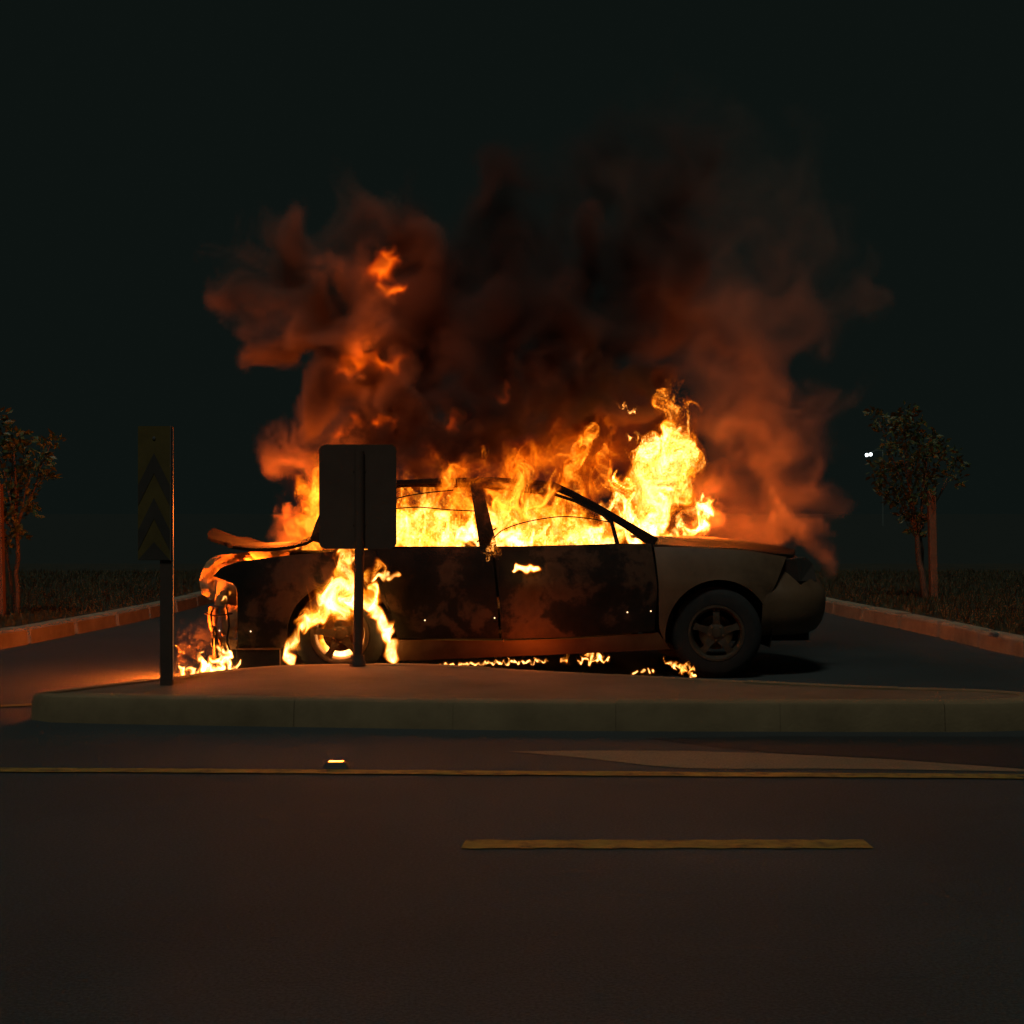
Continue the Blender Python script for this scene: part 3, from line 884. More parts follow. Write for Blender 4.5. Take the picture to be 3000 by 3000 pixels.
tail_piece('lamp_recess', [(634, 1698), (668, 1702), (704, 1712)], [(634, 1772), (668, 1775), (704, 1775)], M['ash'], -.66, 0.008)
tail_piece('bumper_bracket', [(614, 1784), (626, 1772), (640, 1778), (648, 1772)], [(622, 1836), (630, 1850), (640, 1842), (648, 1870)], M['rust'], -.66, 0.016, 10, 12)
tail_piece('bumper_bracket', [(652, 1780), (668, 1766), (684, 1772), (704, 1770)], [(655, 1862), (668, 1856), (684, 1868), (704, 1864)], M['rust'], -.72, 0.020, 14, 16)
tail_piece('bumper_beam', [(640, 1868), (664, 1864), (704, 1872)], [(646, 1890), (668, 1897), (704, 1898)], M['rust'], -.75, 0.012, 14, 6)
tail_piece('melted_bumper', [(634, 1905), (652, 1890), (676, 1898), (704, 1902)], [(612, 1944), (640, 1938), (668, 1950), (704, 1944)], M['soot'], -.76, 0.020, 16, 10)
tail_piece('bumper_strip', [(624, 1834), (632, 1830), (640, 1836)], [(628, 1920), (636, 1926), (644, 1918)], M['soot'], -.78, 0.012, 6, 14)
for q in ([(636, 1776), (628, 1800), (634, 1850), (630, 1890)], [(672, 1775), (680, 1820), (674, 1870), (682, 1900)], [(610, 1792), (640, 1800), (690, 1794)]):
    b = MB(); b.tube(smooth_poly([L(u, v, -.775) for u, v in q], 5), 0.006, 6); b.build('hanging_wire', M['soot'], car)
b = MB(); b.box((-1.80, 0.1, 0.60), (0.03, 1.20, 0.40)); b.build('tail_panel', M['soot'], car)
for s_ in (-1, 1):
    b = MB(); b.box((0.0, s_ * 0.742, 0.738), (1.98, 0.016, 0.35)); b.box((1.02, s_ * 0.735, 0.62), (0.22, 0.016, 0.58)); b.build('door_lining', M['soot'], car)  # boards added inside the doors to stop light showing through the gaps
m0, m1 = L(700, 1896, -.80), L(828, 1952, -.80)
mf = empty('silencer', (0, 0, 0), 0, car)
b = MB(); b.box(((m0.x+m1.x)/2, -0.66, (m0.z+m1.z)/2), (m1.x - m0.x, 0.28, m0.z - m1.z), Matrix.Rotation(math.radians(-1), 3, 'Y')); b.build('casing', M['soot'], mf, bevel=0.008)
b = MB()
b.box(((m0.x+m1.x)/2, -0.802, m0.z - .004), (m1.x - m0.x, 0.012, 0.008)); b.box((m1.x - .004, -0.802, (m0.z+m1.z)/2), (0.008, 0.012, m0.z - m1.z)); b.build('seam', M['rust'], mf)  # lit top and right edges painted as rust-coloured strips

# door handles, moulding clips with painted glints, door-gap light painted as a pale strip
for u, v in ((1545, 1670), (1128, 1680)):
    h = L(u, v); x = h.x; y = side_y(h.x, h.z)
    b = MB(); q = [(x - .085, y + .004, h.z), (x - .06, y - .020, h.z + .004), (x, y - .030, h.z + .005), (x + .06, y - .020, h.z + .004), (x + .085, y + .004, h.z)]
    b.tube(smooth_poly(q, 4), 0.014, 8, squash=(1, .7)); b.build('door_handle', M['soot'], car, smooth=50)
q = [L(1463, 1757), L(1468, 1800), L(1472, 1840), L(1475, 1880)]
b = MB(); b.tube([(p_.x, side_y(p_.x, p_.z) + .006, p_.z) for p_ in q], [.003, .007, .006, .003], 6); b.build('door_seal', M['ash'], car)
for u, v in ((647, 1846), (741, 1846), (1245, 1815), (1448, 1809), (1838, 1794), (1907, 1791)):
    h = L(u, v); b = MB(); b.lathe([(0, -.003), (.0045, -.002), (.0055, .003), (0, .004)], 8)
    o = b.build('moulding_clip', M['ember'], car, smooth=50, loc=(h.x, side_y(h.x, h.z) - .004, h.z))

# wheels
def wheel(c, s, turn, R, rim_r, seed, part_label=None):
    w = empty('wheel', c, 0, car); w.rotation_euler = (0, 0, turn)
    if part_label: w['label'] = part_label
    hw = 0.095
    b = MB(); b.lathe([(rim_r, -hw*.86), (rim_r + .012, -hw), (R - .05, -hw - .006), (R - .018, -hw*.9), (R, -hw*.62), (R, hw*.62), (R - .018, hw*.9), (R - .05, hw), (rim_r, hw*.86)], 56, closed=True)
    b.build('tyre', M['rubber'], w, smooth=35)
    b = MB(); b.lathe([(rim_r + .008, -hw - .004), (rim_r + .008, -hw + .012), (rim_r - .010, -hw + .02), (rim_r - .022, -.01), (rim_r - .022, hw*.8), (rim_r - .030, hw*.8), (rim_r - .030, -.01), (rim_r - .020, -hw + .014), (rim_r - .008, -hw - .004)], 48, closed=True)
    b.build('rim', M['alloy'], w, smooth=40)
    y0 = -hw if s < 0 else hw
    sg = 1 if s < 0 else -1
    for k in range(5):
        a = math.radians(90 + 72 * k + seed)
        ca, sa = math.cos(a), math.sin(a)
        v, f = [], []
        prof = [(0.052, 0.030, .018), (0.085, 0.024, .006), (0.125, 0.021, .010), (rim_r - .010, 0.030, .020)]
        for r_, hw_, yo in prof:
            for t_, yy in ((-1, 0), (1, 0), (.8, .022), (-.8, .022)):
                v.append((r_*ca - t_*hw_*sa, y0 + sg * (yo + yy), r_*sa + t_*hw_*ca))
        for i in range(3):
            for q in range(4): f.append((i*4+q, i*4+(q+1) % 4, (i+1)*4+(q+1) % 4, (i+1)*4+q))
        f += [(0, 1, 2, 3), (15, 14, 13, 12)]
        mesh_obj('spoke', v, f, M['alloy'], w, smooth=40)
    b = MB(); b.lathe([(0, y0 + sg*.002), (.030, y0 + sg*.002), (.034, y0 + sg*.010), (.050, y0 + sg*.012), (.066, y0 + sg*.018), (.066, y0 + sg*.05), (0, y0 + sg*.05)], 28); b.build('hub', M['alloy'], w, smooth=40)
    for k in range(5):
        a = math.radians(90 + 36 + 72 * k + seed)
        b = MB(); b.lathe([(0, -.004), (.0075, -.003), (.0085, .012), (0, .012)], 8)
        b.build('wheel_nut', M['rust'], w, smooth=40, loc=(.048*math.cos(a), y0 + sg*.010, .048*math.sin(a)))
    b = MB(); b.lathe([(0, 0), (.12, 0), (.12, .012), (0, .012)], 28); b.build('brake_disc', M['rust'], w, smooth=40, loc=(0, sg * -.01 if s > 0 else .0, 0))


cR, cF = L(1001, 1866, -.76), L(2106, 1860, -.76)
wheel((cR.x, -.745, .313), -1, 0, .313, .192, 8, 'rear wheel ringed by fire')
wheel((cF.x, -.745, .313), -1, math.radians(-9), .313, .186, 0, 'unburnt front wheel, turned slightly')
wheel((cR.x, .745, .313), 1, 0, .313, .192, 20)
wheel((cF.x, .745, .313), 1, math.radians(-9), .313, .186, 30)
b = MB(); b.tube([(cR.x, -.64, .31), (cR.x, .64, .31)], .035, 8); b.build('rear_axle', M['soot'], car)

# ------------------------------------------------------------------ fire and smoke: density grids made of warped, swirled noise
RNG = np.random.default_rng(11)
VAL = RNG.random((64, 64, 64), dtype=np.float32)


def make_curl(n, k0, k1, seed):
    """A periodic divergence-free swirl field on an n^3 tile, features between k0 and k1 cycles per tile."""
    r = np.random.default_rng(seed)
    k = np.fft.fftfreq(n) * n
    KX, KY, KZ = np.meshgrid(k, k, k[:n//2+1] * np.where(np.arange(n//2+1) == n//2, -1, 1), indexing='ij')
    kk = np.sqrt(KX**2 + KY**2 + KZ**2)
    band = np.exp(-((kk - (k0+k1)/2) / ((k1-k0)/2 + .5))**2)
    F = [np.fft.rfftn(r.standard_normal((n, n, n))) * band for _ in range(3)]
    cxx = 1j*(KY*F[2] - KZ*F[1]); cyy = 1j*(KZ*F[0] - KX*F[2]); czz = 1j*(KX*F[1] - KY*F[0])
    C = np.stack([np.fft.irfftn(q, s=(n, n, n), axes=(0, 1, 2)) for q in (cxx, cyy, czz)], -1)
    return (C / C.std()).astype(np.float32)


CURL = make_curl(48, 2, 5, 3)


def sample(tile, q, smooth=False):
    """Periodic trilinear lookup; q in tile lengths."""
    n = tile.shape[0]
    g = q * n
    i = np.floor(g); f = (g - i).astype(np.float32)
    if smooth: f = f * f * (3 - 2 * f)
    i = i.astype(np.int32) % n
    j = (i + 1) % n
    flat = tile.reshape(n**3, -1)
    x0, y0, z0 = i[:, 0]*n*n, i[:, 1]*n, i[:, 2]
    x1, y1, z1 = j[:, 0]*n*n, j[:, 1]*n, j[:, 2]
    fx, fy, fz = f[:, 0:1], f[:, 1:2], f[:, 2:3]
    a = flat[x0+y0+z0]*(1-fz) + flat[x0+y0+z1]*fz
    b = flat[x0+y1+z0]*(1-fz) + flat[x0+y1+z1]*fz
    c = flat[x1+y0+z0]*(1-fz) + flat[x1+y0+z1]*fz
    d = flat[x1+y1+z0]*(1-fz) + flat[x1+y1+z1]*fz
    return (a*(1-fy) + b*fy)*(1-fx) + (c*(1-fy) + d*fy)*fx


def fbm(q, size, octaves=4, gain=0.5, off=0.0):
    """Value noise in 0..1 with features of the given size in metres."""
    s, w, tot = 0.0, 1.0, 0.0
    for k in range(octaves):
        s = s + w * sample(VAL, q * (2.03**k / (64 * size)) + (off + 0.137 * k), True)[:, 0]
        tot += w; w *= gain
    return s / tot


def sstep(a, b, x):
    t = np.clip((x - a) / (b - a), 0, 1)
    return t * t * (3 - 2 * t)


def grid_points(mn, mx, h):
    n = [max(4, int(math.ceil((b - a) / h)) + 1) for a, b in zip(mn, mx)]
    ax = [np.linspace(a, b, k, dtype=np.float32) for a, b, k in zip(mn, mx, n)]
    g = np.stack(np.meshgrid(*ax, indexing='ij'), -1).reshape(-1, 3)
    return g, n


def capsules(q, caps):
    """1 on each capsule's axis, 0 on its surface, below 0 outside; caps hold two ends with their radii."""
    S = np.full(len(q), -9.0, np.float32)
    for a, ra, b, rb in caps:
        a = np.array(a, np.float32); b = np.array(b, np.float32)
        d = b - a; L2 = float(d @ d)
        t = np.clip((q - a) @ d / L2, 0, 1) if L2 > 1e-9 else np.zeros(len(q), np.float32)
        dist = np.linalg.norm(q - a - t[:, None] * d, axis=1)
        S = np.maximum(S, 1 - dist / (ra + (rb - ra) * t))
    return S


def volume_tree(name, mn, mx, n, mat, to_mesh=None):
    ng = bpy.data.node_groups.new(name, 'GeometryNodeTree')
    ng.interface.new_socket('Geometry', in_out='INPUT', socket_type='NodeSocketGeometry')
    ng.interface.new_socket('Geometry', in_out='OUTPUT', socket_type='NodeSocketGeometry')
    N, Lk = ng.nodes, ng.links
    gi, go = N.new('NodeGroupInput'), N.new('NodeGroupOutput')

    def vm(op, a, b=None):
        m = N.new('ShaderNodeVectorMath'); m.operation = op
        Lk.new(a, m.inputs[0])
        if b is not None: m.inputs[1].default_value = b
        return m.outputs['Value'] if op == 'DOT_PRODUCT' else m.outputs['Vector']

    t = vm('SUBTRACT', N.new('GeometryNodeInputPosition').outputs[0], mn)
    t = vm('MULTIPLY', t, [(k - 1) / (b - a) for k, a, b in zip(n, mn, mx)])
    t = vm('FLOOR', vm('ADD', t, (0.5, 0.5, 0.5)))
    # index in two steps keeps whole numbers exact in single precision
    d = vm('DOT_PRODUCT', t, (n[1] * n[2], n[2], 1))
    na = N.new('GeometryNodeInputNamedAttribute'); na.data_type = 'FLOAT'; na.inputs['Name'].default_value = 'val'
    si = N.new('GeometryNodeSampleIndex'); si.data_type = 'FLOAT'; si.domain = 'POINT'; si.clamp = True
    Lk.new(gi.outputs[0], si.inputs['Geometry']); Lk.new(na.outputs[0], si.inputs['Value']); Lk.new(d, si.inputs['Index'])
    vc = N.new('GeometryNodeVolumeCube')
    Lk.new(si.outputs[0], vc.inputs['Density'])
    vc.inputs['Min'].default_value = mn; vc.inputs['Max'].default_value = mx
    for k, s in zip(n, 'XYZ'): vc.inputs['Resolution ' + s].default_value = k
    out = vc.outputs[0]
    if to_mesh is not None:
        vtm = N.new('GeometryNodeVolumeToMesh'); vtm.inputs['Threshold'].default_value = to_mesh
        Lk.new(out, vtm.inputs[0]); out = vtm.outputs[0]
    sm = N.new('GeometryNodeSetMaterial'); sm.inputs['Material'].default_value = mat
    Lk.new(out, sm.inputs[0]); Lk.new(sm.outputs[0], go.inputs[0])
    return ng


def carrier(name, arr, mn, mx, n, mat, to_mesh=None):
    me = bpy.data.meshes.new(name)
    me.vertices.add(arr.size)
    a = me.attributes.new('val', 'FLOAT', 'POINT')
    a.data.foreach_set('value', np.ascontiguousarray(arr, np.float32).ravel())
    me.materials.append(mat)
    o = bpy.data.objects.new(name, me); COL.objects.link(o)
    m = o.modifiers.new('density_grid', 'NODES')
    m.node_group = volume_tree(name + '_grid', [float(q) for q in mn], [float(q) for q in mx], n, mat, to_mesh)
    return o


def flame_mat(name, gain, power, soot, lo, mid, hi):
    m = bpy.data.materials.new(name); m.use_nodes = True
    nt = m.node_tree; nt.nodes.clear()
    out = nd(nt, 'ShaderNodeOutputMaterial'); at = nd(nt, 'ShaderNodeAttribute', attribute_name='density')
    pw = nd(nt, 'ShaderNodeMath', operation='POWER'); pw.inputs[1].default_value = power
    ml = nd(nt, 'ShaderNodeMath', operation='MULTIPLY'); ml.inputs[1].default_value = gain
    em = nd(nt, 'ShaderNodeEmission'); ab = nd(nt, 'ShaderNodeVolumeAbsorption'); sd = nd(nt, 'ShaderNodeMath', operation='MULTIPLY')
    sd.inputs[1].default_value = soot
    ab.inputs['Color'].default_value = (0, 0, 0, 1)
    ad = nd(nt, 'ShaderNodeAddShader')
    lk = nt.links
    lk.new(at.outputs['Fac'], pw.inputs[0]); lk.new(pw.outputs[0], ml.inputs[0]); lk.new(ml.outputs[0], em.inputs['Strength'])
    lk.new(ramp(nt, at.outputs['Fac'], [(0.05, lo), (0.45, mid), (0.95, hi)]), em.inputs['Color'])
    lk.new(at.outputs['Fac'], sd.inputs[0]); lk.new(sd.outputs[0], ab.inputs['Density'])
    lk.new(em.outputs[0], ad.inputs[0]); lk.new(ab.outputs[0], ad.inputs[1]); lk.new(ad.outputs[0], out.inputs['Volume'])
    return m


LO, MID, HI = (1.0, 0.085, 0.0), (1.0, 0.27, 0.008), (1.0, 0.58, 0.18)
M['fire'] = flame_mat('fire', 380, 2.7, 24, LO, MID, HI)
M['fire_soft'] = flame_mat('soft_fire', 80, 2.2, 12, (1.0, 0.07, 0.0), (1.0, 0.19, 0.003), (1.0, 0.36, 0.03))
m = bpy.data.materials.new('flame_veil'); m.use_nodes = True
nt = m.node_tree; nt.nodes.clear()
o_ = nd(nt, 'ShaderNodeOutputMaterial'); ad = nd(nt, 'ShaderNodeAddShader'); tr = nd(nt, 'ShaderNodeBsdfTransparent'); em = nd(nt, 'ShaderNodeEmission')
em.inputs[0].default_value = (1.0, 0.22, 0.03, 1); em.inputs[1].default_value = 0.004
nt.links.new(tr.outputs[0], ad.inputs[0]); nt.links.new(em.outputs[0], ad.inputs[1]); nt.links.new(ad.outputs[0], o_.inputs['Surface'])
m.cycles.emission_sampling = 'NONE'
M['veil'] = m


def fire_light(parent, loc, watts, radius, color=(1.0, 0.15, 0.009)):
    d = bpy.data.lights.new('fire_light', 'POINT'); d.energy = watts; d.shadow_soft_size = radius; d.color = color
    o = bpy.data.objects.new('fire_light', d); COL.objects.link(o); o.location = loc
    return o


def flame(label, caps_px, h=0.011, warp=0.05, wsize=0.22, fine=0.03, fsize=0.09, grain=0.055, base=0.16, edge=0.55, stretch=0.55, rise=0.0, mat='fire', gain=1.0, lights=(), seed=0.0, group=None, erode=0.35, name='flame', steps=4, clip=None, hull=0.22, env=0.0, fade=.35, core=.55):
    """One fire. caps_px: (u, v, Y, r) pairs of capsule ends in photograph pixels at depth Y."""
    caps = []
    for (u0, v0, y0, r0, u1, v1, y1, r1) in caps_px:
        caps.append((P(u0, v0, y0), r0 * y0 / FPX, P(u1, v1, y1), r1 * y1 / FPX))
    ends = np.array([tuple(c[i]) for c in caps for i in (0, 2)]); rad = np.array([c[i] for c in caps for i in (1, 3)])
    pad = warp * 1.3 + 0.02 + (0.4 * rad.max() if env else 0)
    mn = (ends - rad[:, None]).min(0) - pad; mx = (ends + rad[:, None]).max(0) + pad
    mn[2] = max(mn[2], 0.004)
    if clip: mn = np.maximum(mn, clip[0]); mx = np.minimum(mx, clip[1])
    gall, n = grid_points(mn, mx, h)
    reach = (warp + fine) * 1.5 + 0.02
    keep = capsules(gall, [(a_, ra * (1.45 if env else 1.0) + reach, b_, rb * (1.45 if env else 1.0) + reach) for a_, ra, b_, rb in caps]) > 0
    g = gall[keep]
    q = g.copy()
    sv = np.array([1, 1, stretch], np.float32)
    z01 = np.clip((g[:, 2:3] - mn[2]) / max(mx[2] - mn[2], .01), 0, 1)
    for k in range(steps):
        q -= (warp / steps) * sample(CURL, q * sv / (wsize * 3.5) + seed) * (0.45 + 0.75 * z01)
    for k in range(3):
        q -= (fine / 3) * sample(CURL, q * sv / (fsize * 3.5) + seed * 1.7 + .31)
    S = capsules(q, caps)
    e = fbm(q * sv, 0.13, 3, off=seed + .5)
    env_f = sstep(0.0, 1.0, (S + 0.42) / 1.42)
    S = S - erode * (e * 1.5 - 0.35) * (0.35 + 0.65 * z01[:, 0])
    body = sstep(0.0, edge, S)
    live = body > 0.001
    D = np.zeros(len(g), np.float32)
    ql = q[live] * sv
    n1 = fbm(ql, grain, 3, off=seed)
    n2 = fbm(ql, grain * 2.6, 2, off=seed + .77)
    rid = np.clip(1 - np.abs(2 * n1 - 1) * 3.6, 0, 1) ** 1.4
    D[live] = body[live] * (base + (1 - base) * (0.60 * rid + 0.40 * sstep(.3, .7, n2))) * gain * (1.12 - fade * z01[live, 0])
    D[live] *= 0.8 + core * sstep(.25, .85, S[live])
    D = np.maximum(D, env * env_f * (0.55 + 0.9 * e))
    D = np.clip(D, 0, 1.3)
    D[D < 0.02] = 0
    full = np.zeros(len(gall), np.float32); full[keep] = D; D = full
    full = np.zeros(len(gall), np.float32); full[keep] = body; body = full
    D3 = D.reshape(n)
    b3 = body.reshape(n)
    # hull: the visible outline of the flame as a thin, faintly glowing skin
    st = 2
    c3 = b3[::st, ::st, ::st].copy()
    for ax in range(3):
        c3 = (np.roll(c3, 1, ax) + c3 * 2 + np.roll(c3, -1, ax)) / 4
    c3[0], c3[-1], c3[:, 0], c3[:, -1], c3[:, :, 0], c3[:, :, -1] = 0, 0, 0, 0, 0, 0
    mx2 = mn + (mx - mn) * np.array([(k - 1) // st * st / (k - 1) for k in n])
    tmp = carrier('tmp', c3, mn, mx2, list(c3.shape), M['veil'], hull)
    dg = bpy.context.evaluated_depsgraph_get()
    me = bpy.data.meshes.new_from_object(tmp.evaluated_get(dg))
    me.name = name
    tm = tmp.data; bpy.data.objects.remove(tmp); bpy.data.meshes.remove(tm)
    me.materials.clear(); me.materials.append(M['veil'])
    for p_ in me.polygons: p_.use_smooth = True
    root = bpy.data.objects.new(name, me); COL.objects.link(root)
    tag(root, label, 'flame', group)
    c = carrier('burning_gas', D3, mn, mx, n, M[mat]); c['kind'] = 'stuff'; c.parent = root
    for (u, v, Y, w, r) in lights:
        fire_light(root, P(u, v, Y), w, r).parent = root
    return root


FG = 'flames on the burning car'
LW = 2.4
flame('tall bright flame bursting through the windscreen above the bonnet',
      [(1915, 1585, 11.2, 62, 1885, 1500, 11.3, 105), (1885, 1500, 11.3, 115, 1945, 1390, 11.4, 135), (1945, 1390, 11.4, 135, 1985, 1290, 11.45, 88), (1985, 1310, 11.45, 70, 1990, 1220, 11.5, 42), (1990, 1220, 11.5, 48, 1950, 1125, 11.5, 20), (1870, 1440, 11.3, 60, 1840, 1390, 11.3, 28), (1930, 1380, 11.4, 60, 1865, 1310, 11.4, 26), (1840, 1500, 11.3, 50, 1800, 1440, 11.3, 22), (1990, 1570, 11.5, 34, 2060, 1500, 11.6, 40), (2060, 1500, 11.6, 34, 2065, 1450, 11.6, 16), (1910, 1590, 11.1, 48, 1800, 1500, 11.05, 46)],
      h=0.010, warp=0.065, fine=.036, grain=0.045, base=.13, gain=.98, env=.15, erode=.4, fade=.2, lights=[(1930, 1530, 11.45, 90 * LW, .16), (2045, 1515, 11.7, 56 * LW, .24)], group=FG)
flame('wall of fire filling the cabin behind the side windows',
      [(1040, 1575, 10.85, 60, 1790, 1580, 10.85, 50), (1060, 1570, 11.3, 95, 1440, 1570, 11.3, 90), (1440, 1570, 11.2, 85, 1790, 1575, 11.2, 70), (1100, 1500, 11.4, 75, 1400, 1490, 11.4, 70), (1440, 1500, 11.3, 80, 1660, 1500, 11.3, 70)],
      h=0.012, warp=0.06, fine=.04, grain=0.055, base=0.2, gain=1.13, fade=.5, lights=[(1430, 1520, 11.4, 22 * LW, .2)], group=FG, seed=2.1, clip=((-9, 10.66, .5), (9, 12.0, 1.33)))
flame('orange flames licking up over the roof between the window pillars',
      [(1290, 1450, 10.66, 40, 1320, 1370, 10.7, 24), (1350, 1460, 10.66, 48, 1395, 1385, 10.7, 34), (1400, 1420, 10.66, 34, 1410, 1370, 10.7, 14), (1470, 1480, 10.64, 55, 1500, 1390, 10.7, 58), (1540, 1420, 10.66, 56, 1535, 1335, 10.72, 18), (1590, 1450, 10.66, 45, 1600, 1380, 10.72, 24), (1560, 1530, 10.62, 30, 1530, 1400, 10.68, 16), (1450, 1420, 10.7, 40, 1460, 1370, 10.72, 20)],
      h=0.009, warp=0.06, grain=0.05, base=.25, mat='fire_soft', env=.14, lights=[(1450, 1400, 10.58, 6.5 * LW, .10)], group=FG, seed=4.4)
flame('broad orange flame rising behind the roof towards the windscreen',
      [(1650, 1470, 11.6, 60, 1690, 1350, 11.7, 65), (1690, 1350, 11.7, 65, 1700, 1285, 11.7, 22), (1740, 1420, 11.6, 55, 1790, 1330, 11.7, 22)],
      h=0.012, warp=0.07, grain=0.06, mat='fire_soft', env=.16, group=FG, seed=5.2)
flame('dull orange fire rolling into the smoke along the back of the roof',
      [(1150, 1400, 11.9, 50, 1300, 1370, 11.9, 60), (1300, 1380, 11.9, 60, 1480, 1360, 11.9, 75), (1480, 1370, 11.9, 75, 1640, 1330, 11.95, 90), (1640, 1340, 11.95, 90, 1800, 1330, 11.95, 80), (1700, 1300, 11.95, 60, 1850, 1240, 12.0, 50), (1600, 1300, 11.9, 45, 1590, 1250, 11.9, 30)],
      h=0.018, warp=0.09, wsize=.3, fine=.04, grain=0.10, base=.2, mat='fire_soft', gain=.52, env=.17, core=.3, erode=.45, edge=.8, group=FG, seed=25.7)
flame('orange flame boiling up behind the road sign from the rear window',
      [(960, 1560, 11.4, 85, 930, 1450, 11.5, 95), (930, 1450, 11.5, 80, 925, 1380, 11.5, 40), (870, 1575, 11.3, 40, 1000, 1560, 11.3, 60), (1010, 1450, 11.5, 80, 1080, 1420, 11.5, 60)],
      h=0.012, warp=0.07, grain=0.05, base=.2, mat='fire_soft', env=.14, lights=[(870, 1520, 11.7, 62 * LW, .20)], group=FG, seed=6.3)
flame('fierce yellow flame over the rear wheel below the road sign',
      [(1010, 1618, 10.46, 48, 1000, 1690, 10.42, 46), (1000, 1690, 10.42, 50, 960, 1765, 10.38, 66), (960, 1780, 10.38, 62, 895, 1815, 10.36, 30), (1000, 1700, 10.40, 46, 1080, 1750, 10.38, 46), (1050, 1755, 10.38, 54, 980, 1790, 10.36, 44), (1060, 1680, 10.42, 36, 1120, 1690, 10.42, 18)],
      h=0.007, warp=0.05, fine=.02, wsize=.18, grain=0.045, base=.2, gain=1.02, env=.08, core=.35, lights=[(985, 1740, 10.28, 7 * LW, .08)], group=FG, seed=7.5)
flame('ring of fire around the rear tyre in its wheel arch',
      [(905, 1810, 10.40, 20, 866, 1860, 10.40, 17), (866, 1860, 10.40, 17, 850, 1935, 10.40, 16), (1085, 1785, 10.40, 21, 1130, 1840, 10.40, 21), (1130, 1840, 10.40, 21, 1150, 1935, 10.40, 20), (1000, 1870, 10.75, 90, 1000, 1900, 10.75, 90)],
      h=0.008, warp=0.022, fine=.012, wsize=.14, grain=0.04, base=.45, erode=.2, env=.07, lights=[(1000, 1870, 10.72, 5 * LW, .06)], group=FG, seed=8.1)
flame('low flames spreading over the road behind the rear bumper',
      [(520, 1974, 10.3, 10, 600, 1962, 10.3, 20), (600, 1962, 10.3, 20, 690, 1950, 10.4, 13), (585, 1955, 10.3, 17, 590, 1905, 10.3, 9), (540, 1968, 10.3, 12, 535, 1950, 10.3, 6), (645, 1950, 10.4, 16, 660, 1905, 10.45, 16)],
      h=0.006, warp=0.025, wsize=.09, grain=0.03, fine=.015, fsize=.05, base=.62, gain=1.1, lights=[(520, 1908, 10.6, 62 * LW, .05)], group=FG, seed=9.3)
flame('burst of sparks and flame at the foot of the centre pillar', [(1450, 1590, 10.5, 14, 1475, 1560, 10.52, 12), (1450, 1590, 10.5, 12, 1430, 1628, 10.45, 5), (1460, 1600, 10.48, 8, 1462, 1628, 10.45, 4)],
      h=0.004, warp=0.02, wsize=.05, grain=0.02, fine=.012, fsize=.03, base=.3, edge=.5, erode=.35, group=FG, seed=21.3, hull=.04)
flame('scrap of flame torn loose beside the tallest flame', [(1850, 1280, 11.3, 12, 1862, 1292, 11.3, 9), (1856, 1284, 11.3, 8, 1868, 1270, 11.3, 3)],
      h=0.006, warp=0.02, wsize=.08, grain=0.03, fine=.01, fsize=.05, base=.5, edge=.6, erode=.2, group=FG, seed=22.3, hull=.03)
flame('thin streak of flame high over the roof', [(1828, 1188, 11.4, 6, 1850, 1202, 11.4, 6), (1850, 1202, 11.4, 6, 1864, 1218, 11.4, 3)],
      h=0.006, warp=0.02, wsize=.08, grain=0.03, fine=.01, fsize=.05, base=.5, edge=.6, erode=.05, env=.08, group=FG, seed=23.3, hull=.03)
_r = random.Random(4)
_tong = []
for _k in range(15):
    _u = 1300 + 300 * (_k + _r.uniform(.1, .9)) / 15; _h = _r.choice((2, 2, 3, 4, 6, 10)); _v = 1947 - (_u - 1300) * 0.04
    _tong.append((_u, _v, 10.62, _r.uniform(4, 7), _u + _r.uniform(-5, 5), _v - _h, 10.62, 2.5))
flame('thin line of burning fuel on the road under the doors', [(1290, 1949, 10.62, 5.5, 1600, 1937, 10.62, 5)] + _tong,
      h=0.005, warp=0.008, wsize=.05, grain=0.03, fine=.004, fsize=.03, base=.7, edge=.5, erode=.1, stretch=.7, env=.12, group=FG, seed=10.7, hull=.05)
flame('small flame on the road below the front door',
      [(1700, 1935, 10.7, 8, 1780, 1930, 10.7, 8), (1725, 1920, 10.7, 13, 1760, 1925, 10.7, 11), (1730, 1912, 10.7, 9, 1745, 1903, 10.7, 4)],
      h=0.006, warp=0.015, wsize=.06, grain=0.03, fine=.006, fsize=.04, base=.6, edge=.5, erode=.2, lights=[(1560, 1885, 10.25, 1.7 * LW, .06)], group=FG, seed=11.9, hull=.05)  # lamp added ahead of the sill, where no flame stands
flame('tiny upright flame on the road at the front end of the burning fuel line',
      [(1655, 1938, 10.7, 8, 1660, 1915, 10.7, 5)],
      h=0.005, warp=0.012, wsize=.06, grain=0.03, fine=.005, fsize=.04, base=.6, edge=.5, erode=.15, group=FG, seed=26.9, hull=.05)
flame('row of tiny flames on the road just behind the front tyre, nearer the camera',
      [(1856, 1974, 10.0, 6, 1868, 1966, 10.0, 5), (1880, 1970, 10.0, 5, 1888, 1962, 10.0, 5), (1898, 1972, 10.0, 6, 1902, 1962, 10.0, 4), (1912, 1970, 10.0, 6, 1916, 1963, 10.0, 4)],
      h=0.005, warp=0.008, wsize=.09, grain=0.05, fine=.003, fsize=.06, base=.8, edge=.6, erode=.08, env=.14, group=FG, seed=12.3, hull=.05)
flame('small bright flame against the front tyre',
      [(1952, 1935, 10.25, 6, 1975, 1950, 10.25, 7), (1975, 1950, 10.25, 8, 2005, 1958, 10.2, 12), (2000, 1965, 10.15, 9, 2030, 1980, 10.1, 7), (2015, 1950, 10.2, 7, 2030, 1965, 10.15, 8)],
      h=0.005, warp=0.015, wsize=.06, grain=0.025, fine=.008, fsize=.04, base=.6, edge=.35, erode=.2, group=FG, seed=13.3)
